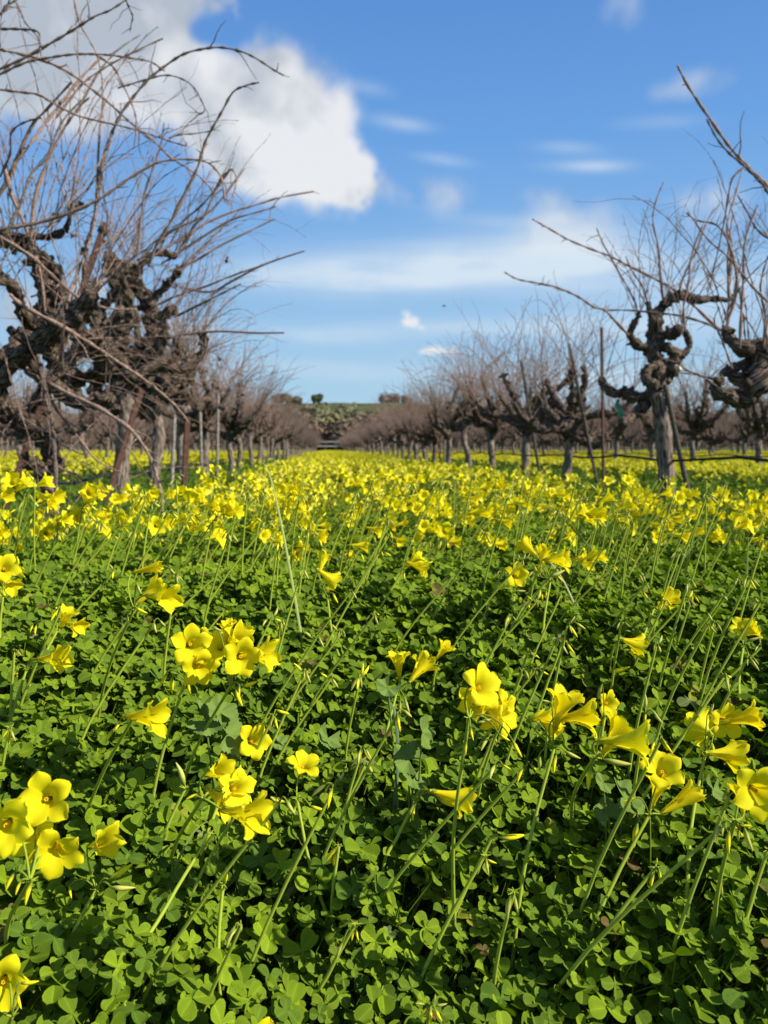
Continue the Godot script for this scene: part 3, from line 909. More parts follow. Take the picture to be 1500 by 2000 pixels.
# leaf with its stalk; face up at the origin, stalk going down
func leaf_pieces(sd: int) -> Array:
	rng.seed = sd
	var out := []
	var st := Buf.new()
	tube(st, smooth_path([Vector3(r(-0.02, 0.02), -0.11, r(-0.02, 0.02)), Vector3(r(-0.006, 0.006), -0.05, r(-0.006, 0.006)), Vector3.ZERO], 3), 0.0007, 0.0006, 4, Color(1.1, 1.1, 0.9))
	for i in st.uv.size():
		st.uv[i] = Vector2(0.1, 0.1)
	out.append(st)
	for k in 3:
		var b := Buf.new()
		var s := r(0.0115, 0.0155)
		var tilt := r(-0.5, 0.4)
		var t := Transform3D(Basis(Vector3.UP, TAU * k / 3.0 + r(-0.16, 0.16)) * Basis(Vector3.RIGHT, tilt) * Basis(Vector3.BACK, r(-0.25, 0.25)), Vector3.ZERO).scaled_local(Vector3.ONE * s)
		var tile := 0 if r(0, 1) < 0.35 else 1 + rng.randi() % 3
		leaflet(b, t, r(0.1, 0.65), r(-0.1, 0.3), r(-0.1, 0.3), tile, r(0, 6))
		out.append(b)
	return out

func small_clump(sd: int) -> ArrayMesh:
	rng.seed = sd
	var b := Buf.new()
	for k in 16:
		var p := Vector3(r(-0.09, 0.09), r(-0.06, 0.02), r(-0.09, 0.09))
		var n := Vector3(r(-0.5, 0.7), 1.0, r(-0.5, 0.5)).normalized()
		var t := Transform3D(basis_along(n, r(0, TAU)), p)
		var s := r(0.012, 0.022)
		var q := b.v.size()
		var tone := r(0.75, 1.25)
		for i in 7:
			var a := TAU * i / 7.0
			b.add(t * Vector3(cos(a) * s * (1.0 + 0.3 * cos(3.0 * a)), 0.15 * s * sin(2.0 * a), sin(a) * s * (1.0 + 0.3 * cos(3.0 * a))), Vector2.ZERO, Color(0.085 * tone, 0.15 * tone, 0.016))
		for i in range(1, 6):
			b.tri(q, q + i + 1, q + i)
	return b.mesh()

func leaves() -> void:
	var bed := thing("clover_bed", "thick bed of clover-like green oxalis leaves covering the ground in the foreground", "ground cover", Vector3.ZERO)
	var kinds := []
	var joined := []
	for k in 9:
		var p := leaf_pieces(200 + k)
		var all := Buf.new()
		for q in p:
			all.join(q, Transform3D.IDENTITY)
		kinds.append([p[0].mesh(), p[1].mesh(), p[2].mesh(), p[3].mesh()])
		joined.append(all.mesh())
	rng.seed = 700
	var list := []
	# rings: from, to, leaves per square metre, size
	for ring in [[0.26, 1.2, 13500.0, 1.0], [1.2, 2.2, 8200.0, 1.04], [2.2, 4.0, 2200.0, 1.3], [4.0, 7.0, 300.0, 1.6]]:
		var a0 := deg_to_rad(-42.0 if ring[0] < 1.0 else -33.0)
		var a1 := deg_to_rad(50.0 if ring[0] < 1.0 else 41.0)
		var n := int(0.5 * (a1 - a0) * (ring[1] * ring[1] - ring[0] * ring[0]) * ring[2])
		for i in n:
			var d := sqrt(lerpf(ring[0] * ring[0], ring[1] * ring[1], rng.randf()))
			var a := r(a0, a1)
			var x := sin(a) * d
			var z := -cos(a) * d
			if d > 2.0 and row_dist(x) < 0.45 and rng.randf() < 0.7:
				continue
			var deep := absf(rng.randfn(0.0, 0.016)) if rng.randf() < 0.78 else r(0.02, 0.09)
			var y := canopy(x, z) - deep
			var n_ := (Vector3(0.46, 1.0, 0.26) + Vector3(r(-1, 1), 0, r(-1, 1)) * 0.48).normalized()
			var s: float = ring[3] * lerpf(0.38, 1.15, pow(rng.randf(), 1.2)) * (0.94 if d < 0.6 else 1.0)
			list.append([Transform3D(basis_along(n_, r(0, TAU)).scaled(Vector3.ONE * s), Vector3(x, y, z)), deep])
	# the leaves that show largest are parts of their own
	var order := []
	for i in list.size():
		var p: Vector3 = list[i][0].origin
		var s := seen_at(p)
		if s.x > 0 and s.x < 1500 and s.y > 0 and s.y < 1990 and list[i][1] < 0.022:
			order.append([s.z / list[i][0].basis.get_scale().x, i])
	order.sort_custom(func(a_, b_): return a_[0] < b_[0])
	var single := {}
	for k in mini(300, order.size()):
		single[order[k][1]] = true
	var places := []
	var tints := []
	for k in 9:
		places.append([])
		tints.append(PackedColorArray())
	rng.seed = 710
	for i in list.size():
		var k := rng.randi() % 9
		var t: Transform3D = list[i][0]
		var pick := rng.randf()
		if single.has(i):
			var m: Material = mats["leaf_tint_%d" % (rng.randi() % 4)]
			var o := part_fast("leaf", kinds[k][0], m, bed)
			o.transform = t
			for q in 3:
				part_fast("leaflet", kinds[k][1 + q], m, o)
		else:
			places[k].append(t)
			var far := sm(0.9, 2.4, t.origin.length())
			var c := Color(0.145, 0.205, 0.024).lerp(Color(0.305, 0.365, 0.022), pow(pick, 1.3))
			c = c.lerp(Color(0.13, 0.185, 0.014), far * 0.3)
			if pick > 0.98:
				c = [Color(0.34, 0.31, 0.04), Color(0.2, 0.12, 0.05), Color(0.3, 0.3, 0.12)][rng.randi() % 3]
			tints[k].append(c)
	for k in 9:
		copies("leaves" if k == 0 else "leaves_%03d" % k, joined[k], mats.leaf, places[k], tints[k], bed)
	# looser greenery further off
	var far_bed := Node3D.new()
	far_bed.name = "greenery"
	add_child(far_bed)
	tag(far_bed, "low green leaves and weeds under the flowers further down the lanes", "ground cover")
	far_bed.set_meta("kind", "stuff")
	for k in 3:
		var pl := []
		var tn := PackedColorArray()
		for i in 9000:
			var d := sqrt(lerpf(16.0, 1600.0, pow(rng.randf(), 1.7)))
			var a := deg_to_rad(r(-33, 41))
			var x := sin(a) * d
			var z := -cos(a) * d
			var s := r(0.9, 1.5) * (1.0 + d * 0.03)
			pl.append(Transform3D(Basis(Vector3.UP, r(0, TAU)).scaled(Vector3(s, minf(s, 1.5), s)), Vector3(x, ground(x, z) + 0.1, z)))
		copies("leaves" if k == 0 else "leaves_%03d" % k, small_clump(260 + k), mats.carpet, pl, tn, far_bed)

func part_fast(called: String, m: Mesh, mat: Material, parent: Node) -> MeshInstance3D:
	var o := MeshInstance3D.new()
	o.mesh = m
	o.material_override = mat
	var key := "%d/%s" % [parent.get_instance_id(), called]
	var k: int = used.get(key, 0)
	used[key] = k + 1
	o.name = called if k == 0 else "%s_%03d" % [called, k]
	parent.add_child(o, true)
	return o

# ------------------------------------------------------------------ grass, weeds
func blade(b: Buf, foot: Vector3, tip: Vector3, bend: Vector3, w: float, col: Color, n := 5) -> void:
	var p := arc(foot, tip, bend, n)
	var along := (tip - foot).normalized()
	var across := along.cross(Vector3(0.2, 0.1, 1.0)).normalized()
	var out := across.cross(along)
	var k := b.v.size()
	for i in n + 1:
		var t := float(i) / n
		var ww := w * (1.0 - pow(t, 2.2)) * 0.5 + 0.0002
		b.add(p[i] - across * ww, Vector2(0, t), col)
		b.add(p[i] + out * ww * 0.5, Vector2(0.5, t), col * 0.92)
		b.add(p[i] + across * ww, Vector2(1, t), col)
	for i in n:
		var q := k + i * 3
		for j in 2:
			b.tri(q + j, q + j + 3, q + j + 1)
			b.tri(q + j + 1, q + j + 3, q + j + 4)

func grass() -> void:
	var bl := [
		["tall grass blade with a white sunlit face rising from the leaf bed, left of centre", [612, 1300], [552, 1020], [515, 905], 1.0, 0.0033, Color(0.36, 0.42, 0.14)],
		["dark grass blade leaning left across the flower belt, right of centre", [1290, 1240], [1150, 1060], [1030, 955], 1.3, 0.004, Color(0.09, 0.15, 0.03)],
		["upright dark grass blade near the right edge, in front of the pale flowers", [1262, 1270], [1310, 1130], [1378, 1040], 1.1, 0.005, Color(0.1, 0.16, 0.035)],
		["thin straight grass blade standing at the right edge of the flower belt", [1452, 1300], [1458, 1150], [1462, 1045], 1.15, 0.005, Color(0.1, 0.16, 0.04)],
		["long blade of grass arching from the right edge over the green strip", [1640, 1060], [1520, 1010], [1440, 975], 2.0, 0.007, Color(0.08, 0.13, 0.03)],
		["arching dull grass blade over the lobed leaves in front of the centre", [740, 1470], [790, 1395], [722, 1402], 0.72, 0.004, Color(0.12, 0.18, 0.08)],
		["thin pale stalk of dry grass slanting across the leaf bed at right", [1185, 1290], [1120, 1160], [1060, 1090], 1.05, 0.003, Color(0.4, 0.42, 0.22)],
		["grass blade crossing the stalks low at the left", [240, 1790], [330, 1690], [420, 1605], 0.62, 0.0025, Color(0.16, 0.22, 0.05)],
	]
	rng.seed = 800
	for q in bl:
		var d: float = q[4]
		var a := at(q[1][0], q[1][1], d - 0.03)
		var m := at(q[2][0], q[2][1], d)
		var e := at(q[3][0], q[3][1], d + 0.03)
		var low := a + (a - m) * 0.3
		var base := Vector3(low.x, minf(low.y, ground(low.x, low.z)), low.z)
		var o := thing("grass_blade", q[0], "grass blade", base)
		var b := Buf.new()
		var mid := (base + e) * 0.5
		blade(b, Vector3.ZERO, e - base, (m - mid) * 0.8, q[5], q[6], 12)
		part("blade", b.mesh(), mats.grass, o)
	var tuft := []
	for k in 4:
		var b := Buf.new()
		for i in 9:
			var a := r(0, TAU)
			var l := r(0.1, 0.22)
			var tone := r(0.7, 1.3)
			var foot := Vector3(r(-0.03, 0.03), 0, r(-0.03, 0.03))
			blade(b, foot, foot + Vector3(cos(a) * l * 0.5, l, sin(a) * l * 0.5), Vector3(-cos(a) * 0.02, 0.01, -sin(a) * 0.02), r(0.003, 0.006), Color(0.09 * tone, 0.16 * tone, 0.02), 3)
		tuft.append(b.mesh())
	var g := Node3D.new()
	g.name = "grass"
	add_child(g)
	tag(g, "fresh green grass growing along the feet of the vines", "grass")
	g.set_meta("kind", "stuff")
	for k in 4:
		var pl := []
		for i in 9000:
			var d := sqrt(lerpf(3.0, 900.0, pow(rng.randf(), 1.9)))
			var a := deg_to_rad(r(-34, 42))
			var x := sin(a) * d
			var z := -cos(a) * d
			if rng.randf() > 1.05 - sm(0.3, 1.1, row_dist(x)):
				continue
			pl.append(Transform3D(Basis(Vector3.UP, r(0, TAU)).scaled(Vector3.ONE * r(0.6, 1.25)), Vector3(x, ground(x, z), z)))
		copies("blades" if k == 0 else "blades_%03d" % k, tuft[k], mats.grass, pl, PackedColorArray(), g)

# a pleated, lobed mallow leaf; face +Y, stalk at the origin
func mallow_leaf(sd: int) -> Buf:
	rng.seed = sd
	var b := Buf.new()
	var c := b.add(Vector3.ZERO, Vector2.ZERO, Color(0.95, 1, 0.9))
	var n := 50
	var rings := [0.35, 0.7, 1.0]
	for ri in 3:
		for i in n + 1:
			var a := lerpf(-2.5, 2.5, float(i) / n)
			var lobe := 0.91 + 0.09 * cos(a * 5.0)
			var tooth := 1.0 + 0.06 * sin(i * 2.9) * (1.0 if ri == 2 else 0.0)
			var rad: float = rings[ri] * lobe * tooth
			var h: float = 0.17 * rings[ri] * cos(a * 5.0 + 0.2) * 0.8 + 0.22 * rings[ri] * rings[ri] - 0.06 * absf(sin(a * 5.0)) * rings[ri]
			var shade := 1.0 + 0.1 * pow(absf(cos(a * 2.5)), 10.0)
			b.add(Vector3(sin(a) * rad, h, cos(a) * rad), Vector2.ZERO, Color(shade, shade, shade))
	for i in n:
		b.tri(c, c + 2 + i, c + 1 + i)
		for ri in 2:
			var q := c + 1 + ri * (n + 1) + i
			b.tri(q, q + 1, q + n + 1)
			b.tri(q + 1, q + n + 2, q + n + 1)
	return b

func mallows() -> void:
	var plants := [
		["grey-green mallow plant with large pleated leaves among the clover, left of centre", 440, 1470, 0.7, [[402, 1405, 58, -0.2, 0.7, 0.6], [448, 1432, 66, 0.5, 0.55, 0.6], [432, 1390, 50, 0.2, 0.8, 0.5], [455, 1490, 50, 0.1, 0.8, 0.5]]],
		["small mallow plant with two dull rounded leaves behind the edge-on flower", 600, 1480, 0.78, [[642, 1440, 40, 0.2, 0.7, 0.6], [545, 1452, 38, 0.1, 0.9, 0.3]]],
		["grey-green mallow with jagged folded leaves in front of the centre", 800, 1500, 0.7, [[828, 1430, 46, 0.6, 0.3, 0.6], [800, 1482, 52, -0.2, 0.7, 0.7], [758, 1342, 36, -0.3, 0.7, 0.6], [808, 1522, 42, 0.2, 0.9, 0.4]]],
		["dark jagged mallow plant low at the right with a reddish young leaf", 1205, 1590, 0.66, [[1220, 1555, 54, 0.1, 0.7, 0.6], [1190, 1590, 46, -0.4, 0.6, 0.6], [1250, 1590, 44, 0.5, 0.6, 0.5], [1180, 1528, 32, 0, 0.6, 0.7]]],
		["mallow leaves with ruffled edge between the right-hand bunches", 1390, 1560, 0.68, [[1396, 1540, 40, 0.3, 0.6, 0.6], [1372, 1590, 38, -0.2, 0.8, 0.5]]],
	]
	var sd := 0
	for q in plants:
		var base := at(q[1], q[2], q[3])
		base.y = ground(base.x, base.z)
		var o := thing("mallow_plant", q[0], "weed", base)
		var st := Buf.new()
		for l in q[4]:
			sd += 1
			var depth: float = q[3]
			var s: float = l[2] * 0.72 * depth / F
			var p := at(l[0], l[1], depth) - base
			var n := (cam_basis * Vector3(l[3] + 0.45, l[4], l[5])).normalized()
			var lf := part("leaf", mallow_leaf(sd).mesh(), mats.mallow, o)
			lf.transform = Transform3D(basis_along(n, sd * 1.3).scaled(Vector3.ONE * s), p - n * s * 0.1)
			tube(st, arc(Vector3.ZERO, p - n * s * 0.1, Vector3.UP * 0.02, 6), 0.0013, 0.0009, 5, Color.WHITE)
		part("stem", st.mesh(), mats.mallow, o)

# ------------------------------------------------------------------ vines
func px_path(pts: Array, depth: float, drift := 0.0, wob := 0.0, step := 4) -> PackedVector3Array:
	var o := []
	var n := pts.size()
	for i in n:
		var t := float(i) / maxf(1.0, n - 1)
		o.append(at(pts[i][0], pts[i][1], depth + drift * t + r(-wob, wob)))
	return smooth_path(o, step)

func moved(p: PackedVector3Array, by: Vector3) -> PackedVector3Array:
	var o := PackedVector3Array()
	for q in p:
		o.append(q - by)
	return o

# a shoot with knots, a few side twigs and tendrils, grown from a point
func grow_cane(b: Buf, from: Vector3, dir: Vector3, ln: float, rad: float, sides: int, twigs: int, droop: float) -> PackedVector3Array:
	var p := PackedVector3Array([from])
	var d := dir.normalized()
	var bend := Vector3(r(-1, 1), r(-0.4, 0.4), r(-1, 1)) * r(0.25, 0.95)
	var fine := sides > 3
	var joints := maxi(4, int(ln / 0.06)) if fine else 6
	var sub := 3 if fine else 1
	var n := joints * sub
	var side := d.cross(Vector3(r(-1, 1), 0.3, r(-1, 1))).normalized()
	for j in joints:
		var t := float(j) / joints
		d = (d + bend / joints + side * (0.16 if j % 2 == 0 else -0.16) + Vector3(r(-1, 1), r(-1, 1), r(-1, 1)) * 0.09 + Vector3.DOWN * droop * t / joints * 3.0).normalized()
		for q in sub:
			p.append(p[p.size() - 1] + d * ln / n)
	var rad_ := PackedFloat32Array()
	for i in n + 1:
		rad_.append(rad * lerpf(1.0, 0.42, float(i) / n) * (1.75 if fine and i % sub == 0 and i > 0 else 1.0))
	tube(b, p, rad, rad * 0.42, sides, Color.WHITE, 0.0, 0.0, rad_)
	for k in twigs:
		var i := rng.randi_range(2, n - 1)
		var td := ((p[i] - p[i - 1]).normalized() + Vector3(r(-1, 1), r(-0.5, 1), r(-1, 1)) * 0.9).normalized()
		var tl := r(0.03, 0.12) if r(0, 1) < 0.7 else r(0.15, 0.3)
		var q := PackedVector3Array([p[i]])
		for m in 3:
			td = (td + Vector3(r(-1, 1), r(-1, 0.6), r(-1, 1)) * 0.35).normalized()
			q.append(q[q.size() - 1] + td * tl / 3.0)
		tube(b, q, rad * 0.45, rad * 0.22, 3, Color.WHITE)
	return p

func arm_path(from: Vector3, dir: Vector3, ln: float) -> PackedVector3Array:
	var p := [from]
	var d := dir.normalized()
	var n := 5
	for i in n:
		d = (d + Vector3(r(-1, 1), r(-0.55, 0.8), r(-1, 1)) * 0.62).normalized()
		if i >= n - 2:
			d = (d + Vector3.UP * 0.7).normalized()
		p.append(p[p.size() - 1] + d * ln / n)
	return smooth_path(p, 4)

# lumpy, thick-and-thin radius of old wood
func gnarl(p: PackedVector3Array, r0: float, r1: float) -> PackedFloat32Array:
	var o := PackedFloat32Array()
	var ph := r(0, 9)
	for i in p.size():
		var t := float(i) / (p.size() - 1)
		o.append(lerpf(r0, r1, pow(t, 0.8)) * (1.0 + 0.16 * sin(t * 15.0 + ph) + r(-0.1, 0.13)))
	return o

# level 0: each cane a part; 1: canes joined; 2: for the distance
func make_vine(sd: int, level: int) -> Node3D:
	rng.seed = sd
	var o := Node3D.new()
	var sides: int = [14, 10, 5][level]
	var h := r(0.82, 0.96)
	var tp := smooth_path([Vector3(0, -0.05, 0), Vector3(r(-0.03, 0.03), h * 0.35, r(-0.03, 0.03)), Vector3(r(-0.05, 0.05), h * 0.7, r(-0.05, 0.05)), Vector3(r(-0.06, 0.06), h, r(-0.06, 0.06))], 6 if level < 2 else 2)
	var b := Buf.new()
	var tr := PackedFloat32Array()
	for i in tp.size():
		var t := float(i) / (tp.size() - 1)
		tr.append((0.058 - 0.012 * sin(t * PI) + 0.02 * sm(0.75, 1.0, t)) * r(0.94, 1.06))
	tube(b, tp, 0.055, 0.06, sides, Color.WHITE, 0.32 if level < 2 else 0.2, 0.0, tr)
	part("trunk", b.mesh(), mats.trunk, o)
	var top := tp[tp.size() - 1]
	var spurs := []
	var n_arms := rng.randi_range(9, 12) if level < 2 else 8
	var joined := Buf.new()
	for k in n_arms:
		var a := TAU * k / n_arms + r(-0.3, 0.3)
		var p := arm_path(top + Vector3(0, r(-0.2, 0.05), 0), Vector3(cos(a), r(-0.1, 1.7), sin(a)), r(0.3, 0.8))
		var ab := joined if level == 2 else Buf.new()
		tube(ab, p, 0.05, 0.026, sides if level == 2 else sides - 2, Color.WHITE, 0.75 if level < 2 else 0.3, 0.0, gnarl(p, 0.05, 0.022))
		# burls and stubs
		if level < 2:
			for m in 8:
				var i := rng.randi_range(3, p.size() - 2)
				var d := Vector3(r(-1, 1), r(-0.2, 1), r(-1, 1)).normalized()
				var sp := PackedVector3Array([p[i], p[i] + d * 0.03, p[i] + d * r(0.045, 0.085)])
				tube(ab, sp, 0.026, r(0.008, 0.018), 8, Color.WHITE, 0.7)
		if level < 2:
			part("arm", ab.mesh(), mats.arm, o)
		spurs.append([p[p.size() - 1], Vector3(cos(a) * 0.5, 1.0, sin(a) * 0.5)])
		spurs.append([p[int(p.size() * 0.7)], Vector3(cos(a + 0.7) * 0.5, 1.0, sin(a + 0.7) * 0.5)])
	if level == 2:
		part("head", joined.mesh(), mats.arm, o)
	var canes := Buf.new()
	for s in spurs:
		for k in ([4, 6, 7][level] if r(0, 1) < 0.75 else 6):
			var cb := Buf.new() if level == 0 else canes
			var dir: Vector3 = s[1] + Vector3(r(-1, 1), r(-0.4, 0.5), r(-1, 1)) * 0.75
			grow_cane(cb, s[0], dir, r(0.5, 1.2), [0.0031, 0.0038, 0.0055][level] * r(0.7, 1.15), [5, 4, 3][level], [7, 6, 1][level], r(-0.4, 1.1))
			if level == 0:
				part_fast("cane", cb.mesh(), mats.cane, o)
	if level > 0:
		var c := part("cane_tangle", canes.mesh(), mats.cane if level == 1 else mats.far_cane, o)
		c.set_meta("kind", "stuff")
	return o

const ORD := ["first", "second", "third", "fourth", "fifth", "sixth", "seventh", "eighth", "ninth", "tenth", "eleventh", "twelfth"]

func traced_vine(label: String, base: Vector3, depth: float, trunk: Array, arms: Array, canes: Array, free: Array, sd: int, thick: float, burl: float) -> Node3D:
	rng.seed = sd
	var o := thing("vine", label, "grapevine", base, "old vines beside the flower lane")
	var pxm := depth / F
	if trunk.size() > 0:
		var b := Buf.new()
		var p := moved(px_path(trunk, depth), base)
		var rad := PackedFloat32Array()
		for i in p.size():
			var t := float(i) / (p.size() - 1)
			rad.append((17.0 - 3.0 * sin(t * PI) + 5.0 * sm(0.8, 1.0, t)) * pxm * r(0.95, 1.05))
		tube(b, p, 16 * pxm, 18 * pxm, 16, Color.WHITE, 0.3, 0.0, rad)
		part("trunk", b.mesh(), mats.trunk, o)
	for a in arms:      # points, first and last radius in pixels, drift in depth
		a[1] *= thick
		a[2] *= thick * 1.1
		var b := Buf.new()
		var p := moved(px_path(a[0], depth + a[4], a[3], 0.03, 7), base)
		tube(b, p, a[1] * pxm, a[2] * pxm, 14, Color.WHITE, 0.75 if burl < 2.0 else 0.42, 0.0, gnarl(p, a[1] * pxm, a[2] * pxm))
		for m in int(p.size() / burl / 1.8):
			var i := rng.randi_range(1, p.size() - 2)
			var d := Vector3(r(-1, 1), r(-0.6, 1), r(-1, 1)).normalized()
			var rr := lerpf(a[1], a[2], float(i) / p.size()) * pxm
			tube(b, PackedVector3Array([p[i], p[i] + d * rr * 1.0, p[i] + d * rr * r(1.3, 2.1)]), rr * 0.62, rr * r(0.25, 0.5), 8, Color.WHITE, 0.7)
		part("arm", b.mesh(), mats.arm, o)
	for c in canes:     # points, radius in pixels, old wood or not
		var b := Buf.new()
		var p := moved(px_path(c[0], depth + r(-0.35, 0.25), r(-0.3, 0.3), 0.004), base)
		tube(b, p, c[1] * pxm * 0.74, c[1] * pxm * 0.36, 6, Color.WHITE, 0.0, 0.062)
		for k in int(p.size() * 0.28):
			var i := rng.randi_range(2, p.size() - 1)
			var td := ((p[i] - p[i - 1]).normalized() * 0.7 + Vector3(r(-1, 1), r(-0.4, 1), r(-1, 1)) * 0.8).normalized()
			var tl := r(0.02, 0.07) if r(0, 1) < 0.75 else r(0.1, 0.2)
			var q := PackedVector3Array([p[i]])
			for m in 4:
				td = (td + Vector3(r(-1, 1), r(-1, 0.7), r(-1, 1)) * 0.4).normalized()
				q.append(q[q.size() - 1] + td * tl / 4.0)
			tube(b, q, c[1] * pxm * 0.42, c[1] * pxm * 0.18, 4, Color.WHITE)
		part_fast("cane", b.mesh(), mats.old_cane if c[2] else mats.cane, o)
	for f in free:      # x, y of a spur, canes, leaning, length
		for k in int(f[2]):
			var b := Buf.new()
			var from := at(f[0] + r(-6, 6), f[1] + r(-5, 5), depth + r(-0.12, 0.12)) - base
			var dir := Vector3(f[3] + r(-0.55, 0.55), 1.0 + r(-0.3, 0.3), r(-0.6, 0.6))
			grow_cane(b, from, dir, f[4] * r(0.6, 1.15), r(0.0018, 0.0031), 5, 8, r(-0.3, 0.9))
			part_fast("cane", b.mesh(), mats.cane, o)
	if burl < 2.0:
		# the tangle of thin shoots round an unpruned head, some with a shrivelled leaf left on
		for k in 75:
			var a: Array = arms[rng.randi() % arms.size()]
			var q: Array = a[0][rng.randi_range(1, a[0].size() - 1)]
			var from := at(q[0] + r(-14, 14), q[1] + r(-14, 14), depth + r(-0.2, 0.25)) - base
			var dir := Vector3(r(-0.5, 1.1), r(-0.35, 1.3), r(-0.9, 0.9))
			var b := Buf.new()
			var p := grow_cane(b, from, dir, r(0.25, 0.95), r(0.0012, 0.0026), 4, 7, r(0.0, 1.6))
			part_fast("cane", b.mesh(), mats.cane if k % 3 else mats.old_cane, o)
			if k % 4 == 0:
				var l := Buf.new()
				var c := p[rng.randi_range(4, p.size() - 2)]
				for m in 5:
					var t := Transform3D(basis_along(Vector3(r(-1, 1), r(-1, 1), r(-1, 1)), r(0, 6)), c + Vector3(r(-0.012, 0.012), r(-0.03, 0.0), r(-0.012, 0.012)))
					var z := r(0.008, 0.017)
					var i := l.v.size()
					for v in [Vector3(-z, 0, -z), Vector3(z, z * 0.5, -z * 0.6), Vector3(z * 0.8, -z * 0.3, z), Vector3(-z * 0.7, z * 0.6, z)]:
						l.add(t * v, Vector2.ZERO, Color.WHITE)
					l.tri(i, i + 1, i + 2)
					l.tri(i, i + 2, i + 3)
				part_fast("dry_leaf", l.mesh(), mats.dry_leaf, o)
	return o

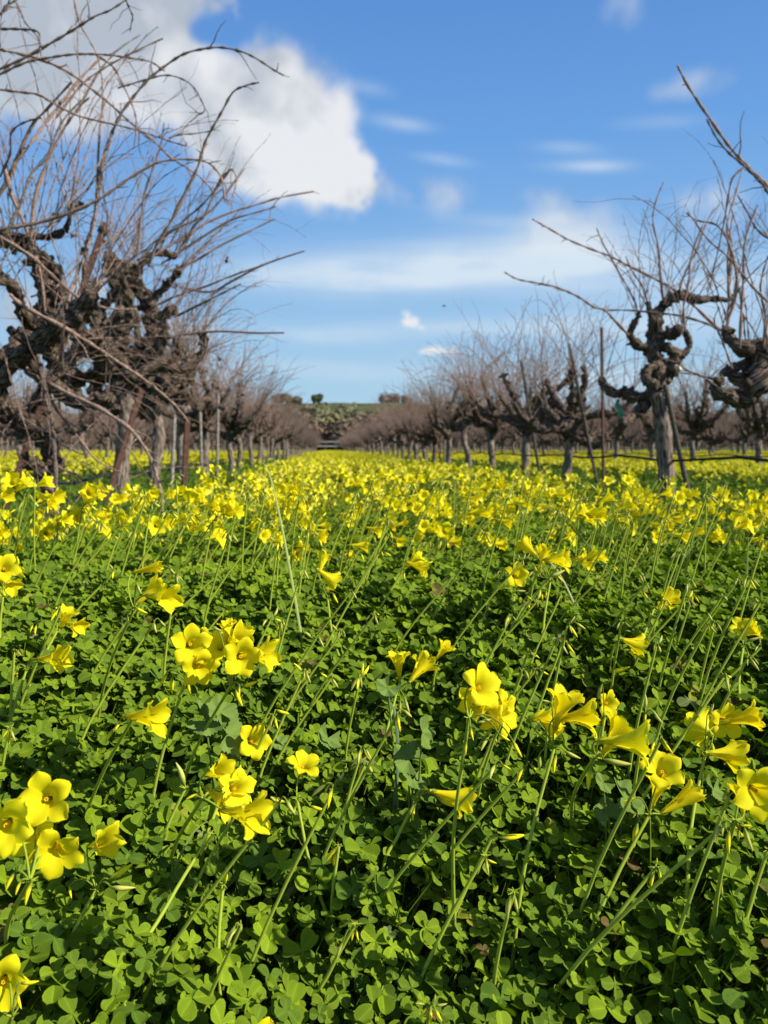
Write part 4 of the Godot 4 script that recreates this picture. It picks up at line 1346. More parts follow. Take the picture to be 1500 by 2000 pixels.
func hero_vines() -> void:
	var dl0 := 3.45
	var bl0 := Vector3(ROW_L, 0.03, -dl0)
	# the near vine at the left: head at the picture's edge, canes far into the frame
	var arms := [
		[[[-40, 900], [-20, 800], [10, 720], [60, 680], [110, 640], [150, 610], [185, 575]], 46, 24, -0.2, 0.0],
		[[[-30, 760], [20, 690], [70, 640], [95, 590], [80, 530], [60, 490], [20, 470], [-20, 462]], 38, 26, 0.2, 0.15],
		[[[70, 500], [100, 520], [118, 560], [130, 600]], 24, 20, 0.1, 0.1],
		[[[20, 472], [60, 462], [95, 462], [122, 452], [136, 428], [138, 400]], 17, 7, 0.0, 0.1],
		[[[130, 640], [170, 660], [205, 690], [190, 730], [150, 740], [120, 720]], 30, 22, 0.25, 0.1],
		[[[40, 700], [90, 740], [140, 780], [190, 790], [215, 770]], 34, 20, -0.2, 0.2],
		[[[0, 800], [50, 830], [95, 870], [110, 920]], 36, 28, 0.1, 0.1],
		[[[60, 640], [40, 600], [30, 560], [-10, 545]], 24, 14, -0.3, 0.0],
		[[[110, 640], [100, 690], [120, 730], [90, 760], [60, 800]], 30, 26, 0.2, 0.3],
		[[[60, 900], [85, 930], [100, 980], [95, 1040]], 34, 26, 0.0, 0.1],
	]
	var canes := [
		[[[160, 560], [170, 480], [185, 420], [200, 320], [215, 270], [235, 225], [260, 190], [290, 155], [325, 127], [360, 105], [400, 95], [435, 93], [475, 102], [505, 117], [535, 137], [549, 145]], 3.4, true],
		[[[-40, 92], [0, 97], [30, 103], [90, 120], [140, 145], [180, 175], [215, 203], [250, 235], [270, 252], [300, 275], [330, 305], [360, 325], [390, 345], [420, 378]], 3.4, false],
		[[[-30, 160], [0, 145], [50, 122], [100, 112], [145, 106], [190, 106], [225, 109], [260, 114], [295, 121], [322, 139]], 2.8, false],
		[[[-30, 172], [0, 175], [40, 180], [75, 185], [110, 205], [150, 225], [200, 238], [240, 247], [280, 258], [320, 272], [362, 285]], 2.9, false],
		[[[-30, 150], [0, 135], [50, 112], [115, 75], [160, 48], [185, 32], [215, 20], [245, 0], [270, -20]], 3.0, false],
		[[[245, -2], [252, 15], [259, 32], [256, 48], [254, 62]], 1.9, true],
		[[[110, 230], [140, 190], [165, 160], [200, 135], [250, 107], [318, 75]], 2.6, false],
		[[[150, 220], [190, 145], [230, 98], [274, 68]], 2.2, true],
		[[[290, 520], [305, 480], [330, 440], [360, 380], [385, 330], [400, 280], [415, 250], [435, 215], [455, 180], [480, 167], [506, 161]], 3.2, false],
		[[[268, 500], [272, 460], [276, 420], [282, 380], [300, 325], [315, 280], [320, 240]], 2.6, true],
		[[[-20, 452], [20, 445], [75, 435], [150, 410], [200, 385], [250, 350], [300, 320], [330, 313], [360, 311], [400, 315], [425, 335], [435, 360], [440, 395]], 3.6, false],
		[[[330, 270], [350, 263], [380, 261], [412, 256]], 2.4, true],
		[[[230, 172], [250, 166], [280, 157], [320, 147], [350, 152], [375, 167], [390, 190], [400, 215], [385, 226], [372, 238]], 2.2, true],
		[[[30, 2], [40, 22], [50, 45], [75, 75], [80, 110]], 2.2, true],
		[[[142, -10], [150, 25], [155, 45], [175, 80], [190, 110], [200, 165], [200, 230]], 2.3, false],
		[[[185, 105], [220, 130], [240, 165], [260, 210], [266, 240], [262, 290]], 2.6, false],
		[[[-20, 500], [0, 530], [30, 580], [50, 635], [75, 700], [90, 775], [100, 820], [107, 890], [110, 960], [112, 1010]], 6.4, true],
		[[[20, 575], [45, 597], [125, 640], [190, 680], [235, 710], [280, 740], [320, 772], [345, 795], [368, 825]], 4.0, false],
		[[[0, 462], [60, 500], [115, 550], [160, 585], [210, 602], [265, 604]], 3.4, false],
		[[[100, 750], [135, 770], [190, 795], [250, 835], [280, 870], [300, 910], [315, 965], [318, 1000]], 4.0, false],
		[[[-20, 690], [0, 702], [70, 730], [110, 800], [150, 850], [190, 900], [235, 922]], 3.2, false],
		[[[10, 330], [22, 380], [40, 420], [60, 470], [80, 540], [88, 610]], 4.2, false],
		[[[135, 680], [130, 620], [140, 560], [165, 500], [185, 430], [190, 350], [195, 250], [205, 190]], 3.0, false],
		[[[60, 470], [70, 380], [95, 310], [120, 260], [150, 215], [175, 190]], 3.2, false],
		[[[20, 350], [35, 310], [60, 280], [85, 245], [120, 200], [160, 150], [200, 110]], 4.0, false],
		[[[10, 455], [40, 400], [60, 340], [90, 310], [120, 240], [160, 195]], 2.8, true],
		[[[118, 800], [115, 740], [122, 670], [135, 600], [150, 560]], 3.4, false],
		[[[-30, 420], [10, 360], [60, 250], [90, 215], [140, 160]], 3.6, false],
		[[[0, 345], [20, 300], [22, 260], [45, 240], [80, 230]], 2.6, false],
		[[[0, 30], [15, 10], [30, 0], [36, -20]], 4.2, true], [[[-20, 60], [0, 57], [40, 57], [74, 62], [78, 85], [80, 110]], 2.6, true],
		[[[60, 580], [110, 560], [150, 520], [200, 480], [232, 455]], 2.6, false],
	]
	var spurs := [[20, 470, 5, 0.1, 1.1], [135, 405, 7, 0.2, 0.9], [60, 480, 6, 0.3, 1.1], [95, 450, 4, 0.3, 1.0], [185, 575, 6, 0.5, 0.8], [-10, 545, 4, 0.0, 1.0], [150, 610, 4, 0.3, 1.0]]
	traced_vine("nearest vine on the left, cut by the edge, its long canes arching across the sky", bl0, dl0, [[-60, 1090], [-58, 1000], [-50, 930], [-42, 880]], arms, canes, spurs, 31, 0.5, 0.9)
	# second vine on the left
	var d1 := 5.1
	arms = [
		[[[238, 800], [232, 740], [225, 690], [228, 640], [238, 600], [232, 560], [218, 520], [215, 495]], 34, 18, 0.0, 0.0],
		[[[235, 740], [260, 700], [290, 670], [300, 630], [285, 590], [265, 560], [260, 520]], 28, 14, 0.1, 0.0],
		[[[225, 690], [180, 670], [150, 680], [130, 720], [150, 760]], 24, 16, -0.2, 0.0],
		[[[262, 540], [285, 505], [310, 495], [345, 500]], 14, 8, 0.1, 0.1],
		[[[290, 600], [310, 575], [335, 545], [350, 528]], 13, 8, -0.1, 0.0],
		[[[245, 760], [290, 750], [330, 735], [355, 700], [350, 670]], 22, 12, 0.2, 0.1],
		[[[210, 640], [180, 600], [165, 570], [190, 555]], 18, 10, 0.2, 0.2],
		[[[240, 700], [205, 725], [185, 760], [205, 790]], 22, 16, 0.2, -0.1],
		[[[262, 700], [300, 690], [322, 655], [318, 620], [338, 600]], 20, 10, -0.2, 0.0],
		[[[255, 740], [310, 715], [350, 720], [385, 700], [400, 672], [394, 650]], 18, 9, 0.15, -0.1],
		[[[232, 650], [256, 620], [250, 580], [240, 545], [248, 510]], 17, 9, -0.15, -0.15],
		[[[225, 700], [190, 640], [200, 600], [225, 575], [222, 545]], 18, 9, 0.25, -0.1],
		[[[250, 770], [280, 785], [310, 770], [335, 780], [360, 765]], 18, 11, -0.1, 0.1],
		[[[215, 670], [175, 690], [150, 650], [160, 615]], 18, 12, 0.1, -0.25],
	]
	canes = [
		[[[300, 500], [330, 480], [370, 460], [400, 437], [450, 415], [500, 400], [550, 385], [612, 374]], 2.6, false],
		[[[315, 515], [340, 500], [400, 460], [450, 430], [500, 415], [540, 403]], 2.4, false],
		[[[330, 530], [380, 510], [430, 480], [480, 455], [535, 428]], 2.4, false],
		[[[350, 560], [410, 570], [460, 545], [520, 515], [595, 490]], 2.3, false],
		[[[300, 600], [340, 580], [400, 560], [450, 540], [515, 517]], 2.3, true],
		[[[225, 687], [300, 670], [350, 655], [425, 647], [500, 650], [555, 650]], 2.6, false],
		[[[345, 498], [380, 440], [400, 420], [430, 350], [455, 330]], 2.2, false],
		[[[310, 495], [330, 455], [400, 420], [440, 380], [478, 328]], 2.2, false],
		[[[340, 620], [400, 590], [440, 570], [470, 555]], 2.2, true],
		[[[330, 480], [360, 430], [395, 400], [440, 345], [452, 330], [462, 350], [455, 380], [445, 400]], 2.0, false],
	]
	spurs = [[215, 495, 7, 0.2, 1.1], [260, 520, 6, 0.2, 1.2], [345, 500, 8, 0.7, 0.95], [350, 528, 8, 0.8, 0.85], [350, 670, 5, 0.6, 0.7], [338, 600, 5, 0.5, 0.7], [394, 650, 6, 0.5, 0.6], [248, 510, 5, 0.1, 0.9], [222, 545, 4, 0.1, 0.8], [190, 555, 4, 0.1, 1.0], [150, 760, 2, -0.3, 0.4], [285, 590, 4, 0.5, 0.9]]
	traced_vine("second left vine, thick knotted grey-brown head with a fan of canes to the right", Vector3(at(236, 950, d1).x, 0.04, at(236, 950, d1).z), d1, [[236, 1010], [236, 950], [240, 880], [248, 820], [245, 770]], arms, canes, spurs, 32, 0.64, 1.0)
	# the vine standing free at the right
	var d2 := 5.2
	arms = [
		[[[1286, 760], [1283, 725], [1280, 701], [1276, 680], [1280, 656], [1280, 631], [1283, 612], [1295, 599], [1308, 586], [1325, 577], [1342, 580], [1361, 586], [1383, 584], [1406, 584], [1423, 586], [1436, 577]], 22, 5, 0.1, 0.0],
		[[[1278, 628], [1270, 612], [1265, 592]], 7, 6, 0.0, 0.0],
		[[[1274, 678], [1252, 677], [1238, 667], [1231, 656], [1233, 644], [1244, 622], [1246, 612]], 12, 5, -0.15, 0.0],
		[[[1280, 660], [1304, 656], [1319, 650], [1322, 646]], 11, 11, -0.1, 0.0],
		[[[1288, 676], [1308, 680], [1325, 691], [1338, 688], [1347, 674], [1342, 656], [1338, 646]], 11, 7, 0.1, 0.0],
		[[[1284, 718], [1308, 712], [1320, 698], [1310, 684], [1298, 676]], 17, 10, -0.1, 0.05],
		[[[1278, 715], [1264, 722], [1260, 738], [1272, 750], [1284, 752]], 11, 10, -0.1, -0.08],
		[[[1282, 760], [1266, 772], [1250, 776], [1233, 774], [1218, 767], [1206, 770], [1191, 763], [1178, 750], [1176, 738]], 16, 8, 0.2, 0.0],
		[[[1280, 775], [1262, 788], [1245, 805], [1228, 818], [1214, 826]], 16, 9, -0.2, 0.1],
		[[[1290, 745], [1312, 728], [1318, 716]], 18, 12, -0.05, 0.05],
	]
	canes = [
		[[[1228, 655], [1200, 625], [1180, 605], [1160, 600], [1130, 580], [1090, 562], [1050, 553], [1010, 545], [985, 531]], 2.6, false],
		[[[1415, 650], [1390, 630], [1350, 592], [1322, 570], [1300, 556], [1270, 540], [1220, 515], [1190, 500], [1150, 485], [1110, 468], [1075, 448], [1040, 428]], 2.8, false],
		[[[1412, 648], [1380, 632], [1330, 617], [1290, 612], [1230, 606], [1180, 606]], 2.4, true],
		[[[1280, 614], [1268, 600], [1255, 560], [1235, 530], [1222, 500]], 2.2, false],
		[[[1245, 612], [1240, 590], [1225, 560], [1208, 530], [1180, 480], [1165, 445]], 2.2, false],
		[[[1338, 646], [1335, 600], [1345, 550], [1350, 500], [1372, 440]], 2.2, false],
		[[[1296, 598], [1290, 540], [1285, 480], [1275, 430], [1282, 390], [1296, 356]], 2.2, false],
		[[[1325, 577], [1335, 540], [1360, 490], [1382, 430], [1405, 400]], 2.2, false],
	]
	spurs = [[1246, 612, 5, -0.15, 0.75], [1265, 592, 5, 0.0, 0.75], [1296, 598, 5, 0.1, 0.8], [1338, 646, 6, 0.1, 0.85], [1322, 648, 3, 0.1, 0.6], [1342, 580, 5, 0.1, 0.6], [1423, 586, 4, 0.0, 0.7], [1176, 740, 5, -0.1, 0.6], [1380, 584, 3, 0.1, 0.6]]
	var vr := traced_vine("free-standing right-hand vine with pale sunlit trunk, looped arms and a round pruning cut", Vector3(ROW_R, 0.03, -d2), d2, [[1304, 1010], [1302, 950], [1298, 880], [1293, 820], [1288, 770]], arms, canes, spurs, 33, 0.8, 4.0)
	var cut := CylinderMesh.new()
	cut.top_radius = 0.02
	cut.bottom_radius = 0.023
	cut.height = 0.03
	cut.radial_segments = 14
	var cp := part("pruning_cut", cut, mats.cut_wood, vr)
	cp.position = at(1325, 718, d2 - 0.06) - vr.position
	cp.basis = basis_along(Vector3(0.7, 0.15, 0.7), 0.0)
	# arms of the next vine reach in at the right edge
	var d3 := 3.4
	arms = [
		[[[1620, 800], [1560, 745], [1500, 690], [1470, 682], [1448, 680], [1430, 668], [1420, 652], [1415, 640]], 30, 9, 0.1, 0.0],
		[[[1600, 760], [1540, 748], [1500, 745], [1478, 750], [1455, 775], [1440, 783], [1425, 775], [1403, 766], [1399, 752], [1410, 744]], 34, 10, -0.1, 0.0],
		[[[1560, 720], [1510, 712], [1480, 706], [1450, 712], [1430, 722], [1408, 729]], 20, 9, 0.1, 0.05],
		[[[1500, 705], [1480, 722], [1468, 742], [1440, 740], [1432, 735]], 18, 12, 0.1, 0.0],
		[[[1660, 830], [1620, 790], [1580, 730], [1560, 660], [1550, 600]], 40, 18, 0.1, 0.0],
	]
	canes = [
		[[[1560, 440], [1500, 365], [1480, 345], [1450, 315], [1420, 280], [1385, 230], [1345, 170], [1323, 127]], 4.0, false],
		[[[1545, 430], [1500, 376], [1490, 360], [1455, 325], [1425, 300], [1400, 270], [1380, 232]], 3.2, true],
		[[[1455, 325], [1430, 350], [1420, 400], [1413, 440], [1400, 500], [1386, 560]], 2.2, true],
		[[[1416, 642], [1440, 560], [1425, 480], [1400, 440], [1360, 430], [1340, 415]], 2.6, false],
		[[[1422, 580], [1428, 500], [1420, 440], [1438, 375], [1450, 330]], 2.4, false],
		[[[1500, 590], [1470, 560], [1445, 530], [1420, 500], [1385, 470], [1355, 430]], 2.6, false],
		[[[1510, 470], [1480, 450], [1460, 415], [1440, 380]], 2.2, true],
		[[[1420, 645], [1424, 590], [1422, 530], [1424, 470], [1432, 420]], 3.2, false],
		[[[1445, 680], [1448, 610], [1452, 540], [1455, 470], [1480, 400]], 2.8, false],
		[[[1490, 690], [1495, 620], [1485, 560], [1500, 500]], 2.8, false],
		[[[1400, 755], [1370, 735], [1340, 722], [1320, 708], [1290, 700]], 2.6, true],
		[[[1402, 745], [1385, 738], [1350, 730], [1320, 728]], 2.6, true],
		[[[1430, 720], [1420, 690], [1408, 660], [1395, 625], [1405, 600]], 2.4, false],
	]
	spurs = [[1415, 640, 4, 0.0, 0.7], [1550, 600, 6, -0.2, 0.9], [1500, 690, 4, -0.1, 0.8], [1460, 680, 3, 0.0, 0.7]]
	traced_vine("knobbly dark arms of the nearest right-hand vine reaching in from the picture's right edge", Vector3(ROW_R, 0.03, -d3), d3, [[1668, 1120], [1664, 1000], [1662, 900], [1660, 830]], arms, canes, spurs, 34, 0.8, 4.0)

func vines() -> void:
	hero_vines()
	var near := []
	for k in 4:
		near.append(make_vine(50 + k * 7, 0))
	var mid := []
	for k in 6:
		mid.append(make_vine(90 + k * 7, 1))
	var far := []
	for k in 8:
		far.append(make_vine(150 + k * 7, 2))
	rng.seed = 60
	var spots := []
	for row in range(-7, 9):
		var x: float = ROW_R + ROW_GAP * row
		for i in 60:
			var z := -(5.2 + VINE_GAP * i)
			var main := row == 0 or row == -1
			if main and i < (1 if row == 0 else 1):
				continue
			var p := Vector3(x + r(-0.07, 0.07), 0, z + r(-0.12, 0.12))
			var ang := rad_to_deg(atan2(p.x, -p.z))
			if (ang < -27.0 or ang > 34.0) and not main:
				continue
			spots.append([p.length() * (0.6 if main else 1.0), p, row, i])
	spots.sort_custom(func(a_, b_): return a_[0] < b_[0])
	var extra := []
	for k in far:
		extra.append([])
	var count := 0
	for s in spots:
		var p: Vector3 = s[1]
		p.y = 0.01
		var d := p.length()
		var main: bool = s[2] == 0 or s[2] == -1
		var turn := Transform3D(Basis(Vector3.UP, r(0, TAU)).scaled(Vector3.ONE * r(0.88, 1.1)), p)
		if count >= 292:
			extra[rng.randi() % 8].append(turn)
			continue
		var src: Node3D
		if d < 9.5 and main:
			src = near[(s[3] + (2 if s[2] == 0 else 0)) % 4]
		elif d < 24.0:
			src = mid[rng.randi() % 6]
		else:
			src = far[rng.randi() % 8]
		var side := "right" if s[2] >= 0 else "left"
		var label: String
		var group := "old vines beside the flower lane"
		if main and s[3] < 12:
			label = "bare gnarled vine, %s from the front in the row %s of the flower lane" % [ORD[s[3]], side]
		elif main:
			label = "distant bare vine merging with its neighbours in the row %s of the flower lane" % side
			group = "distant vines of the %s row" % side
		else:
			var nth: int = (s[2] if s[2] > 0 else -s[2] - 1)
			group = "vines of the %s row out on the %s" % [ORD[nth], side]
			if s[3] < 12:
				label = "bare brown vine, %s back in the %s row out to the %s" % [ORD[s[3]], ORD[nth], side]
			else:
				label = "far bare brown vine in the %s row out to the %s of the lane" % [ORD[nth], side]
		var o := dup(src, "vine", label, "grapevine", group)
		o.transform = turn
		count += 1
	var rest := Node3D.new()
	rest.name = "far_vines"
	add_child(rest)
	tag(rest, "brown blur of far vine rows at the end of the vineyard", "vineyard")
	rest.set_meta("kind", "stuff")
	for k in far.size():
		for q in far[k].get_children():
			copies("%s_of_vines_%03d" % [q.name, k], q.mesh, q.material_override, extra[k], PackedColorArray(), rest)
	for k in near + mid + far:
		k.free()

# ------------------------------------------------------------------ stakes and hoses
func stake(label: String, a: Array, e: Array, d0: float, d1: float, w_px: float, mat: String, called: String, square := false) -> void:
	var top := at(a[0], a[1], d0)
	var foot := at(e[0], e[1], d1)
	var base := foot + (foot - top) * ((foot.y - 0.0) / maxf(0.05, top.y - foot.y))
	var o := thing(called, label, "stake", base, "stakes beside the vines")
	var w := w_px * d0 / F
	var b := Buf.new()
	var h := top - base
	if square:
		box(b, Transform3D(basis_along(h, 0.4), h * 0.5), Vector3(w, h.length(), w * 0.75))
	else:
		var p := PackedVector3Array()
		for i in 9:
			p.append(h * (i / 8.0))
		tube(b, p, w * 0.5, w * 0.46, 10, Color.WHITE, 0.06)
	part("shaft", b.mesh(), mats[mat], o)
	# a wire tie round it
	var t := Buf.new()
	var c := h * 0.72
	var q := PackedVector3Array()
	var bs := basis_along(h, 0.0)
	for i in 13:
		q.append(c + bs * Vector3(cos(TAU * i / 12.0) * w * 0.72, i * 0.0006, sin(TAU * i / 12.0) * w * 0.72))
	tube(t, q, 0.0016, 0.0016, 5, Color.WHITE)
	part("wire_tie", t.mesh(), mats.dark_metal, o)

func stakes() -> void:
	stake("thin dark stake leaning against the free-standing vine on the right", [1299, 752], [1349, 985], 5.15, 5.0, 10, "dark_metal", "leaning_stake")
	stake("dark stake leaning beside the second trunk of the right row", [1111, 672], [1167, 947], 7.1, 6.9, 6, "dark_metal", "leaning_stake")
	stake("upright rust-red post between the first two trunks of the right row", [1175, 640], [1179, 955], 6.6, 6.6, 5, "rust", "rusty_post", true)
	stake("thin dark stake leaning beside the third trunk of the right row", [1018, 705], [1057, 945], 8.9, 8.7, 6, "dark_metal", "leaning_stake")
	stake("long rust-brown stake leaning right behind the nearest left vine", [206, 436], [45, 895], 4.0, 3.9, 12, "rust", "rusty_post", true)
	stake("rust-brown stake leaning right beside the second left vine", [276, 762], [222, 935], 4.9, 4.8, 10, "rust", "rusty_post", true)
	stake("pale grey upright stake in the left row, left of the rust-red post", [341, 812], [335, 955], 6.7, 6.7, 8, "grey_wood", "wooden_stake")
	stake("rust-red upright post between two pale stakes in the left row", [366, 815], [360, 945], 7.1, 7.1, 10, "rust", "rusty_post", true)
	stake("thin pale upright stake right of the rust-red post in the left row", [391, 805], [395, 950], 7.0, 7.0, 6, "grey_wood", "wooden_stake")
	stake("pale stake touching a dark trunk, rightmost of the near stakes in the left row", [426, 770], [424, 930], 9.6, 9.6, 6, "grey_wood", "wooden_stake")
	# more stakes down the rows
	rng.seed = 77
	for side in [0, 1]:
		for i in range(3, 16):
			if r(0, 1) < 0.35:
				continue
			var x: float = (ROW_R if side == 0 else ROW_L) + r(-0.1, 0.1)
			var z := -(5.2 + VINE_GAP * i + r(0.1, 0.25))
			var lean := Vector3(r(-0.15, 0.15), r(1.1, 1.5), r(-0.1, 0.1))
			var o := thing("wooden_stake", "grey stake standing by a vine further down the %s row" % ["right", "left"][side], "stake", Vector3(x, 0, z), "stakes further down the %s row" % ["right", "left"][side])
			var b := Buf.new()
			tube(b, PackedVector3Array([Vector3.ZERO, lean * 0.5, lean]), 0.018, 0.016, 7, Color.WHITE, 0.06)
			part("shaft", b.mesh(), mats.grey_wood if i % 3 else mats.rust, o)
	for q in [["black drip hose sagging from trunk to trunk along the right row", ROW_R + 0.03, 0.45], ["black drip hose hung low along the left row", ROW_L - 0.03, 0.315], ["black drip hose along the second row on the right", ROW_R + ROW_GAP, 0.42]]:
		var pts := PackedVector3Array()
		for i in 120:
			var z := -2.4 - i * VINE_GAP / 4.0
			var sag := 0.025 * (0.5 - 0.5 * cos(TAU * (i % 4) / 4.0))
			pts.append(Vector3(sin(i * 0.7) * 0.015, -sag + 0.006 * sin(i * 1.9), z + 2.4))
		var o := thing("drip_hose", q[0], "hose", Vector3(q[1], q[2], -2.4))
		var b := Buf.new()
		tube(b, pts, 0.0095, 0.0095, 8, Color.WHITE)
		part("pipe", b.mesh(), mats.hose, o)
		var w := Buf.new()
		var p2 := PackedVector3Array()
		for v in pts:
			p2.append(v + Vector3(0.004, 0.03 - v.y * 0.8, 0.0))
		tube(w, p2, 0.0016, 0.0016, 4, Color.WHITE)
		part("support_wire", w.mesh(), mats.dark_metal, o)
	# strip of green tape tied to the low arm
	var d := 5.35
	var b := Buf.new()
	var a := at(1206, 778, d)
	var pts := [at(1207, 780, d) - a, at(1206, 792, d) - a, at(1212, 806, d - 0.02) - a, at(1218, 823, d) - a]
	var sp := smooth_path(pts, 4)
	for i in sp.size():
		var w := lerpf(0.012, 0.026, float(i) / sp.size())
		b.add(sp[i] + Vector3(-w, 0, 0.01 * sin(i * 1.1)), Vector2.ZERO, Color.WHITE)
		b.add(sp[i] + Vector3(0, 0, 0.012), Vector2.ZERO, Color.WHITE)
		b.add(sp[i] + Vector3(w, 0, -0.01 * sin(i * 0.9)), Vector2.ZERO, Color.WHITE)
	for i in sp.size() - 1:
		for j in 2:
			var q := i * 3 + j
			b.tri(q, q + 1, q + 3)
			b.tri(q + 1, q + 4, q + 3)
	var o := thing("tie_tape", "strip of green tie tape hanging from the low left arm of the free-standing vine", "tape", a)
	part("strip", b.mesh(), mats.green_tape, o)

# ------------------------------------------------------------------ the distance
func tree_crown(sd: int, w: float, h: float, col: Color, n: int, leafsize: float, fill: float) -> ArrayMesh:
	rng.seed = sd
	var b := Buf.new()
	var lobes := []
	for k in 11:
		lobes.append([Vector3(r(-0.36, 0.36) * w, h * r(0.28, 0.82), r(-0.36, 0.36) * w), r(0.16, 0.3) * w])
	for i in n:
		var l: Array = lobes[rng.randi() % lobes.size()]
		var d := Vector3(rng.randfn(), rng.randfn(), rng.randfn()).normalized()
		var p: Vector3 = l[0] + d * l[1] * pow(rng.randf(), fill)
		if p.y < h * 0.08:
			continue
		var t := basis_along((d + Vector3(r(-1, 1), r(-1, 1), r(-1, 1)) * 0.7).normalized(), r(0, TAU))
		var s := leafsize * r(0.5, 1.3)
		var c := col * r(0.86, 1.14)
		var q := b.v.size()
		b.add(p + t * Vector3(-s, 0, -s * 0.5), Vector2.ZERO, c)
		b.add(p + t * Vector3(s, 0.15 * s, -s * 0.4), Vector2.ZERO, c)
		b.add(p + t * Vector3(0.1 * s, 0, s), Vector2.ZERO, c)
		b.tri(q, q + 2, q + 1)
	return b.mesh()

func hill_y(x: float, z: float) -> float:
	var d := -z
	var u := x / d * F + 640.0                       # where along the skyline
	var rise := sm(190.0, 330.0, d)
	var top := 17.0 + 3.0 * cos((u - 690.0) / 170.0) + 2.5 * swell.get_noise_2d(x * 1.2, z * 1.2)
	return rise * top + 0.05

func distance_() -> void:
	var b := Buf.new()
	# the ground: one sheet from under the camera to the foot of the hills
	var rr := [0.0, 0.15, 0.3, 0.45, 0.6, 0.8, 1.0, 1.25, 1.5, 1.8, 2.2, 2.7, 3.3, 4.0, 5.0, 6.2, 7.6, 9.5, 12.0, 15.0, 19.0, 24.0, 30.0, 40.0, 55.0, 75.0, 100.0, 140.0, 200.0, 300.0, 450.0, 700.0]
	var seg := 160
	for i in rr.size():
		for k in seg:
			var a := TAU * k / seg
			var x: float = sin(a) * rr[i]
			var z: float = -cos(a) * rr[i]
			b.add(Vector3(x, ground(x, z) if rr[i] < 60.0 else 0.05, z), Vector2(x, z), Color.WHITE)
	for i in rr.size() - 1:
		for k in seg:
			var k2 := (k + 1) % seg
			b.tri(i * seg + k, (i + 1) * seg + k, i * seg + k2)
			b.tri(i * seg + k2, (i + 1) * seg + k, (i + 1) * seg + k2)
	struct("ground", b.mesh(), mats.soil)
	var hb := Buf.new()
	var nx := 90
	var nz := 16
	for j in nz + 1:
		for i in nx + 1:
			var x := lerpf(-330.0, 420.0, float(i) / nx)
			var z := -lerpf(185.0, 520.0, float(j) / nz)
			hb.add(Vector3(x, hill_y(x, z), z), Vector2(x, z), Color.WHITE)
	for j in nz:
		for i in nx:
			var q := j * (nx + 1) + i
			hb.tri(q, q + nx + 1, q + 1)
			hb.tri(q + 1, q + nx + 1, q + nx + 2)
	struct("hills", hb.mesh(), mats.hill)
	# trees: label, category colour, spots [x in the photograph, distance, width, height]
	var kinds := [
		["bare brown tree in the far thicket", Color(0.17, 0.13, 0.09), [[535, 125, 9, 7.0], [566, 135, 9, 8.0], [590, 112, 7, 4.2], [612, 116, 7, 4.0], [668, 112, 7, 3.6], [690, 118, 8, 4.2], [715, 122, 8, 4.8], [740, 124, 9, 5.4], [768, 126, 9, 6.4], [552, 150, 10, 8.5], [578, 118, 7, 5.2], [800, 128, 9, 7.2], [850, 130, 10, 7], [900, 132, 11, 7.4], [960, 135, 11, 7.8], [1030, 134, 11, 7.2], [1110, 138, 12, 7.8], [1200, 140, 12, 7.4], [1290, 138, 12, 8.2], [1380, 142, 12, 8.2], [1470, 140, 12, 8.4], [480, 128, 10, 7.2], [420, 130, 11, 8], [350, 128, 11, 7.6], [270, 132, 12, 8], [190, 130, 12, 7.6], [100, 134, 12, 8.2], [20, 132, 12, 8.4]]],
		["rounded olive willow in the far thicket", Color(0.16, 0.155, 0.085), [[600, 128, 9, 7.2], [636, 134, 10, 7.6], [668, 126, 8, 6.2], [585, 150, 9, 9], [652, 165, 12, 9.5], [618, 118, 6, 4.6]]],
		["dark bushy tree below the hilltop", Color(0.06, 0.075, 0.03), [[712, 150, 10, 6.4], [742, 158, 11, 7.6], [690, 160, 8, 6.2], [765, 170, 10, 8.5]]],
		["round dark oak on the skyline", Color(0.055, 0.075, 0.03), [[622, 335, 5, 5.0]]],
		["narrow dark tree on the skyline", Color(0.06, 0.06, 0.035), [[795, 340, 5, 5]]],
		["leafless pale tree on the skyline", Color(0.2, 0.17, 0.14), [[762, 330, 9, 4.0]]],
		["low shrub on the skyline", Color(0.14, 0.13, 0.08), [[575, 338, 7, 3.4], [552, 335, 8, 3.6]]],
	]
	var sd := 400
	var zones := {}
	for k in kinds.size():
		for s in kinds[k][2]:
			sd += 1
			var zone := "left of the lane's end" if s[0] < 600 else ("behind the lane's end" if s[0] < 720 else "right of the lane's end")
			var zk := "%d%s" % [k, zone]
			zones[zk] = zones.get(zk, 0) + 1
			var x: float = (s[0] - 640.0) / F * s[1]
			var p := Vector3(x, hill_y(x, -s[1]) if s[1] > 185 else 0.05, -s[1])
			var o := thing("tree", "%s %s, %s from front" % [kinds[k][0], zone, ORD[mini(zones[zk] - 1, 11)]], "tree", p, "trees beyond the vineyard")
			var tb := Buf.new()
			rng.seed = sd
			tube(tb, PackedVector3Array([Vector3(0, -0.3, 0), Vector3(r(-0.2, 0.2), s[3] * 0.3, 0), Vector3(r(-0.4, 0.4), s[3] * 0.62, r(-0.3, 0.3))]), s[3] * 0.035, s[3] * 0.015, 7, Color.WHITE)
			for m in 5:
				var a := r(0, TAU)
				tube(tb, PackedVector3Array([Vector3(0, s[3] * r(0.2, 0.4), 0), Vector3(cos(a) * s[2] * 0.18, s[3] * 0.55, sin(a) * s[2] * 0.18), Vector3(cos(a) * s[2] * 0.3, s[3] * 0.75, sin(a) * s[2] * 0.3)]), s[3] * 0.016, s[3] * 0.006, 5, Color.WHITE)
			part("trunk", tb.mesh(), mats.trunk, o)
			part("crown", tree_crown(sd, s[2], s[3], kinds[k][1], 2600, 0.42 if s[1] < 200 else 0.45, 0.6), mats.tree_leaf, o)
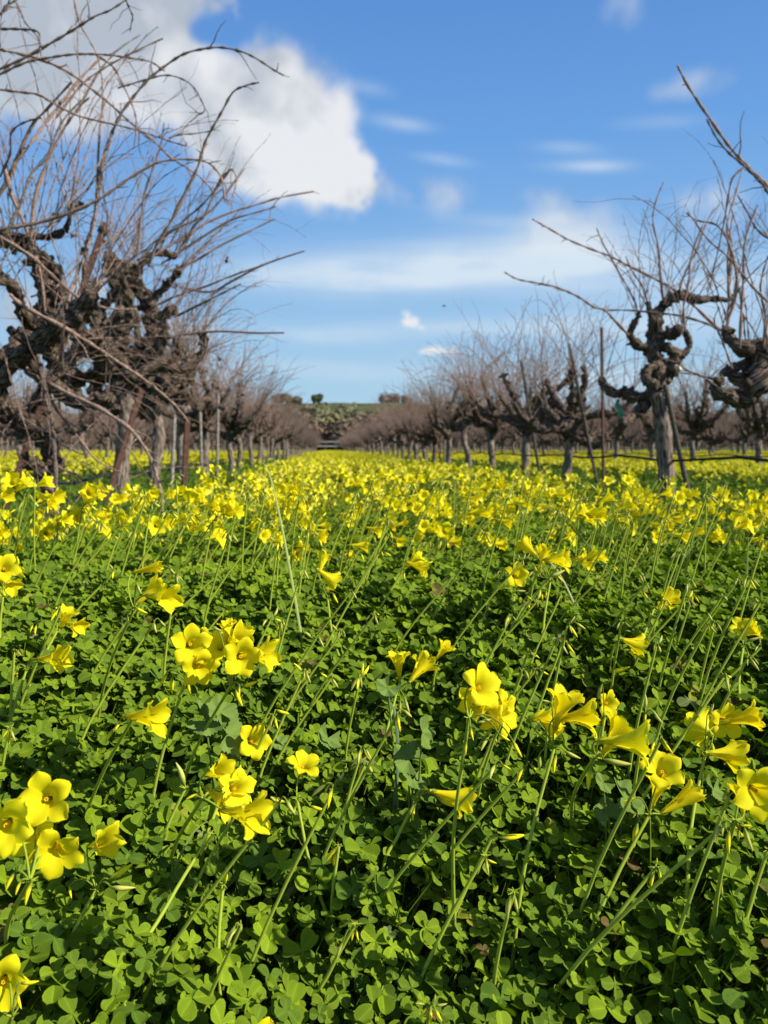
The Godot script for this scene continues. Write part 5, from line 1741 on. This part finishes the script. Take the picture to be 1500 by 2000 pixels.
	# rail fence across the lane's end
	for k in 5:
		var px: float = 596.0 + k * 20.0
		var d := 104.0
		var x := (px - 640.0) / F * d
		var o := thing("rail_fence_panel", "pale weathered rail fence panel across the end of the lane, %s from the left" % ORD[k], "fence", Vector3(x, 0.05, -d), "rail fence at the lane's end")
		var w := 20.0 / F * d
		for j in 2:
			var q := Buf.new()
			box(q, Transform3D(Basis.IDENTITY, Vector3(w * 0.5, [0.9, 1.5][j], 0)), Vector3(w - 0.1, 0.16, 0.05))
			part("rail", q.mesh(), mats.rail, o)
		var q2 := Buf.new()
		box(q2, Transform3D(Basis.IDENTITY, Vector3(0, 0.85, 0)), Vector3(0.09, 1.6, 0.09))
		part("post", q2.mesh(), mats.grey_wood, o)
	# a bird, a speck in the sky
	var bp := at(867, 598, 38.0)
	var bird := thing("bird", "tiny dark bird flying in the blue gap between clouds", "bird", bp)
	var bb := Buf.new()
	var path := PackedVector3Array()
	var rad := PackedFloat32Array()
	for i in 8:
		path.append(Vector3(-0.09 + i * 0.026, 0.004 * sin(i * 0.9), 0))
		rad.append([0.012, 0.016, 0.024, 0.029, 0.028, 0.022, 0.019, 0.006][i])
	tube(bb, path, 0.01, 0.005, 8, Color.WHITE, 0.0, 0.0, rad)
	part("body", bb.mesh(), mats.bird, bird)
	for s in [-1.0, 1.0]:
		var w := Buf.new()
		for v in [Vector3(0.04, 0.01, 0), Vector3(-0.03, 0.01, 0), Vector3(0.055, 0.05, s * 0.07), Vector3(-0.03, 0.045, s * 0.06), Vector3(-0.01, 0.02, s * 0.15)]:
			w.add(v, Vector2.ZERO, Color.WHITE)
		w.tri(0, 1, 2)
		w.tri(1, 3, 2)
		w.tri(2, 3, 4)
		part("wing", w.mesh(), mats.bird, bird)

# ------------------------------------------------------------------
func _ready() -> void:
	# camera
	cam_basis = Basis.from_euler(Vector3(-deg_to_rad(4.65), -deg_to_rad(4.19), 0))
	var cam := Camera3D.new()
	cam.name = "camera"
	add_child(cam)
	cam.transform = Transform3D(cam_basis, EYE)
	var lens := CameraAttributesPhysical.new()
	lens.frustum_focal_length = 17.5 / (1000.0 / F)
	lens.frustum_focus_distance = 0.68
	lens.exposure_aperture = 11.0
	lens.frustum_near = 0.05
	lens.frustum_far = 2000.0
	cam.attributes = lens
	cam.fov = rad_to_deg(2.0 * atan(1000.0 / F))
	cam.near = 0.05
	cam.far = 2000.0
	# noises
	lumps.seed = 1
	lumps.frequency = 0.02
	lumps.fractal_octaves = 2
	rough.seed = 2
	rough.frequency = 0.06
	rough.fractal_octaves = 3
	swell.seed = 3
	swell.frequency = 0.02
	swell.fractal_octaves = 3
	# sky
	var env := Environment.new()
	env.background_mode = Environment.BG_SKY
	var pan := PanoramaSkyMaterial.new()
	pan.panorama = ImageTexture.create_from_image(sky_image())
	pan.energy_multiplier = 0.62
	env.sky = Sky.new()
	env.sky.sky_material = pan
	env.tonemap_mode = Environment.TONE_MAPPER_LINEAR
	env.tonemap_exposure = 1.72
	env.sdfgi_enabled = true
	env.ssao_enabled = true
	env.ssil_enabled = true
	var we := WorldEnvironment.new()
	we.name = "world_environment"
	we.environment = env
	add_child(we)
	# sun: to the right, a little behind the camera
	var sun := DirectionalLight3D.new()
	sun.name = "sun"
	add_child(sun)
	sun.look_at_from_position(Vector3(0.78, 0.60, 0.26) * 10.0, Vector3.ZERO)
	sun.light_energy = 1.48
	sun.light_color = Color(1.0, 0.97, 0.905)
	sun.light_angular_distance = 0.5
	sun.shadow_enabled = true
	var t0 := Time.get_ticks_msec()
	make_materials()
	distance_()
	prepare_petals()
	vines()
	stakes()
	print("vines ", Time.get_ticks_msec() - t0)
	leaves()
	print("leaves ", Time.get_ticks_msec() - t0)
	carpet()
	mid_stalks()
	bare_stalks()
	hero_stalks()
	grass()
	mallows()
	print("all ", Time.get_ticks_msec() - t0, " fov ", cam.fov)
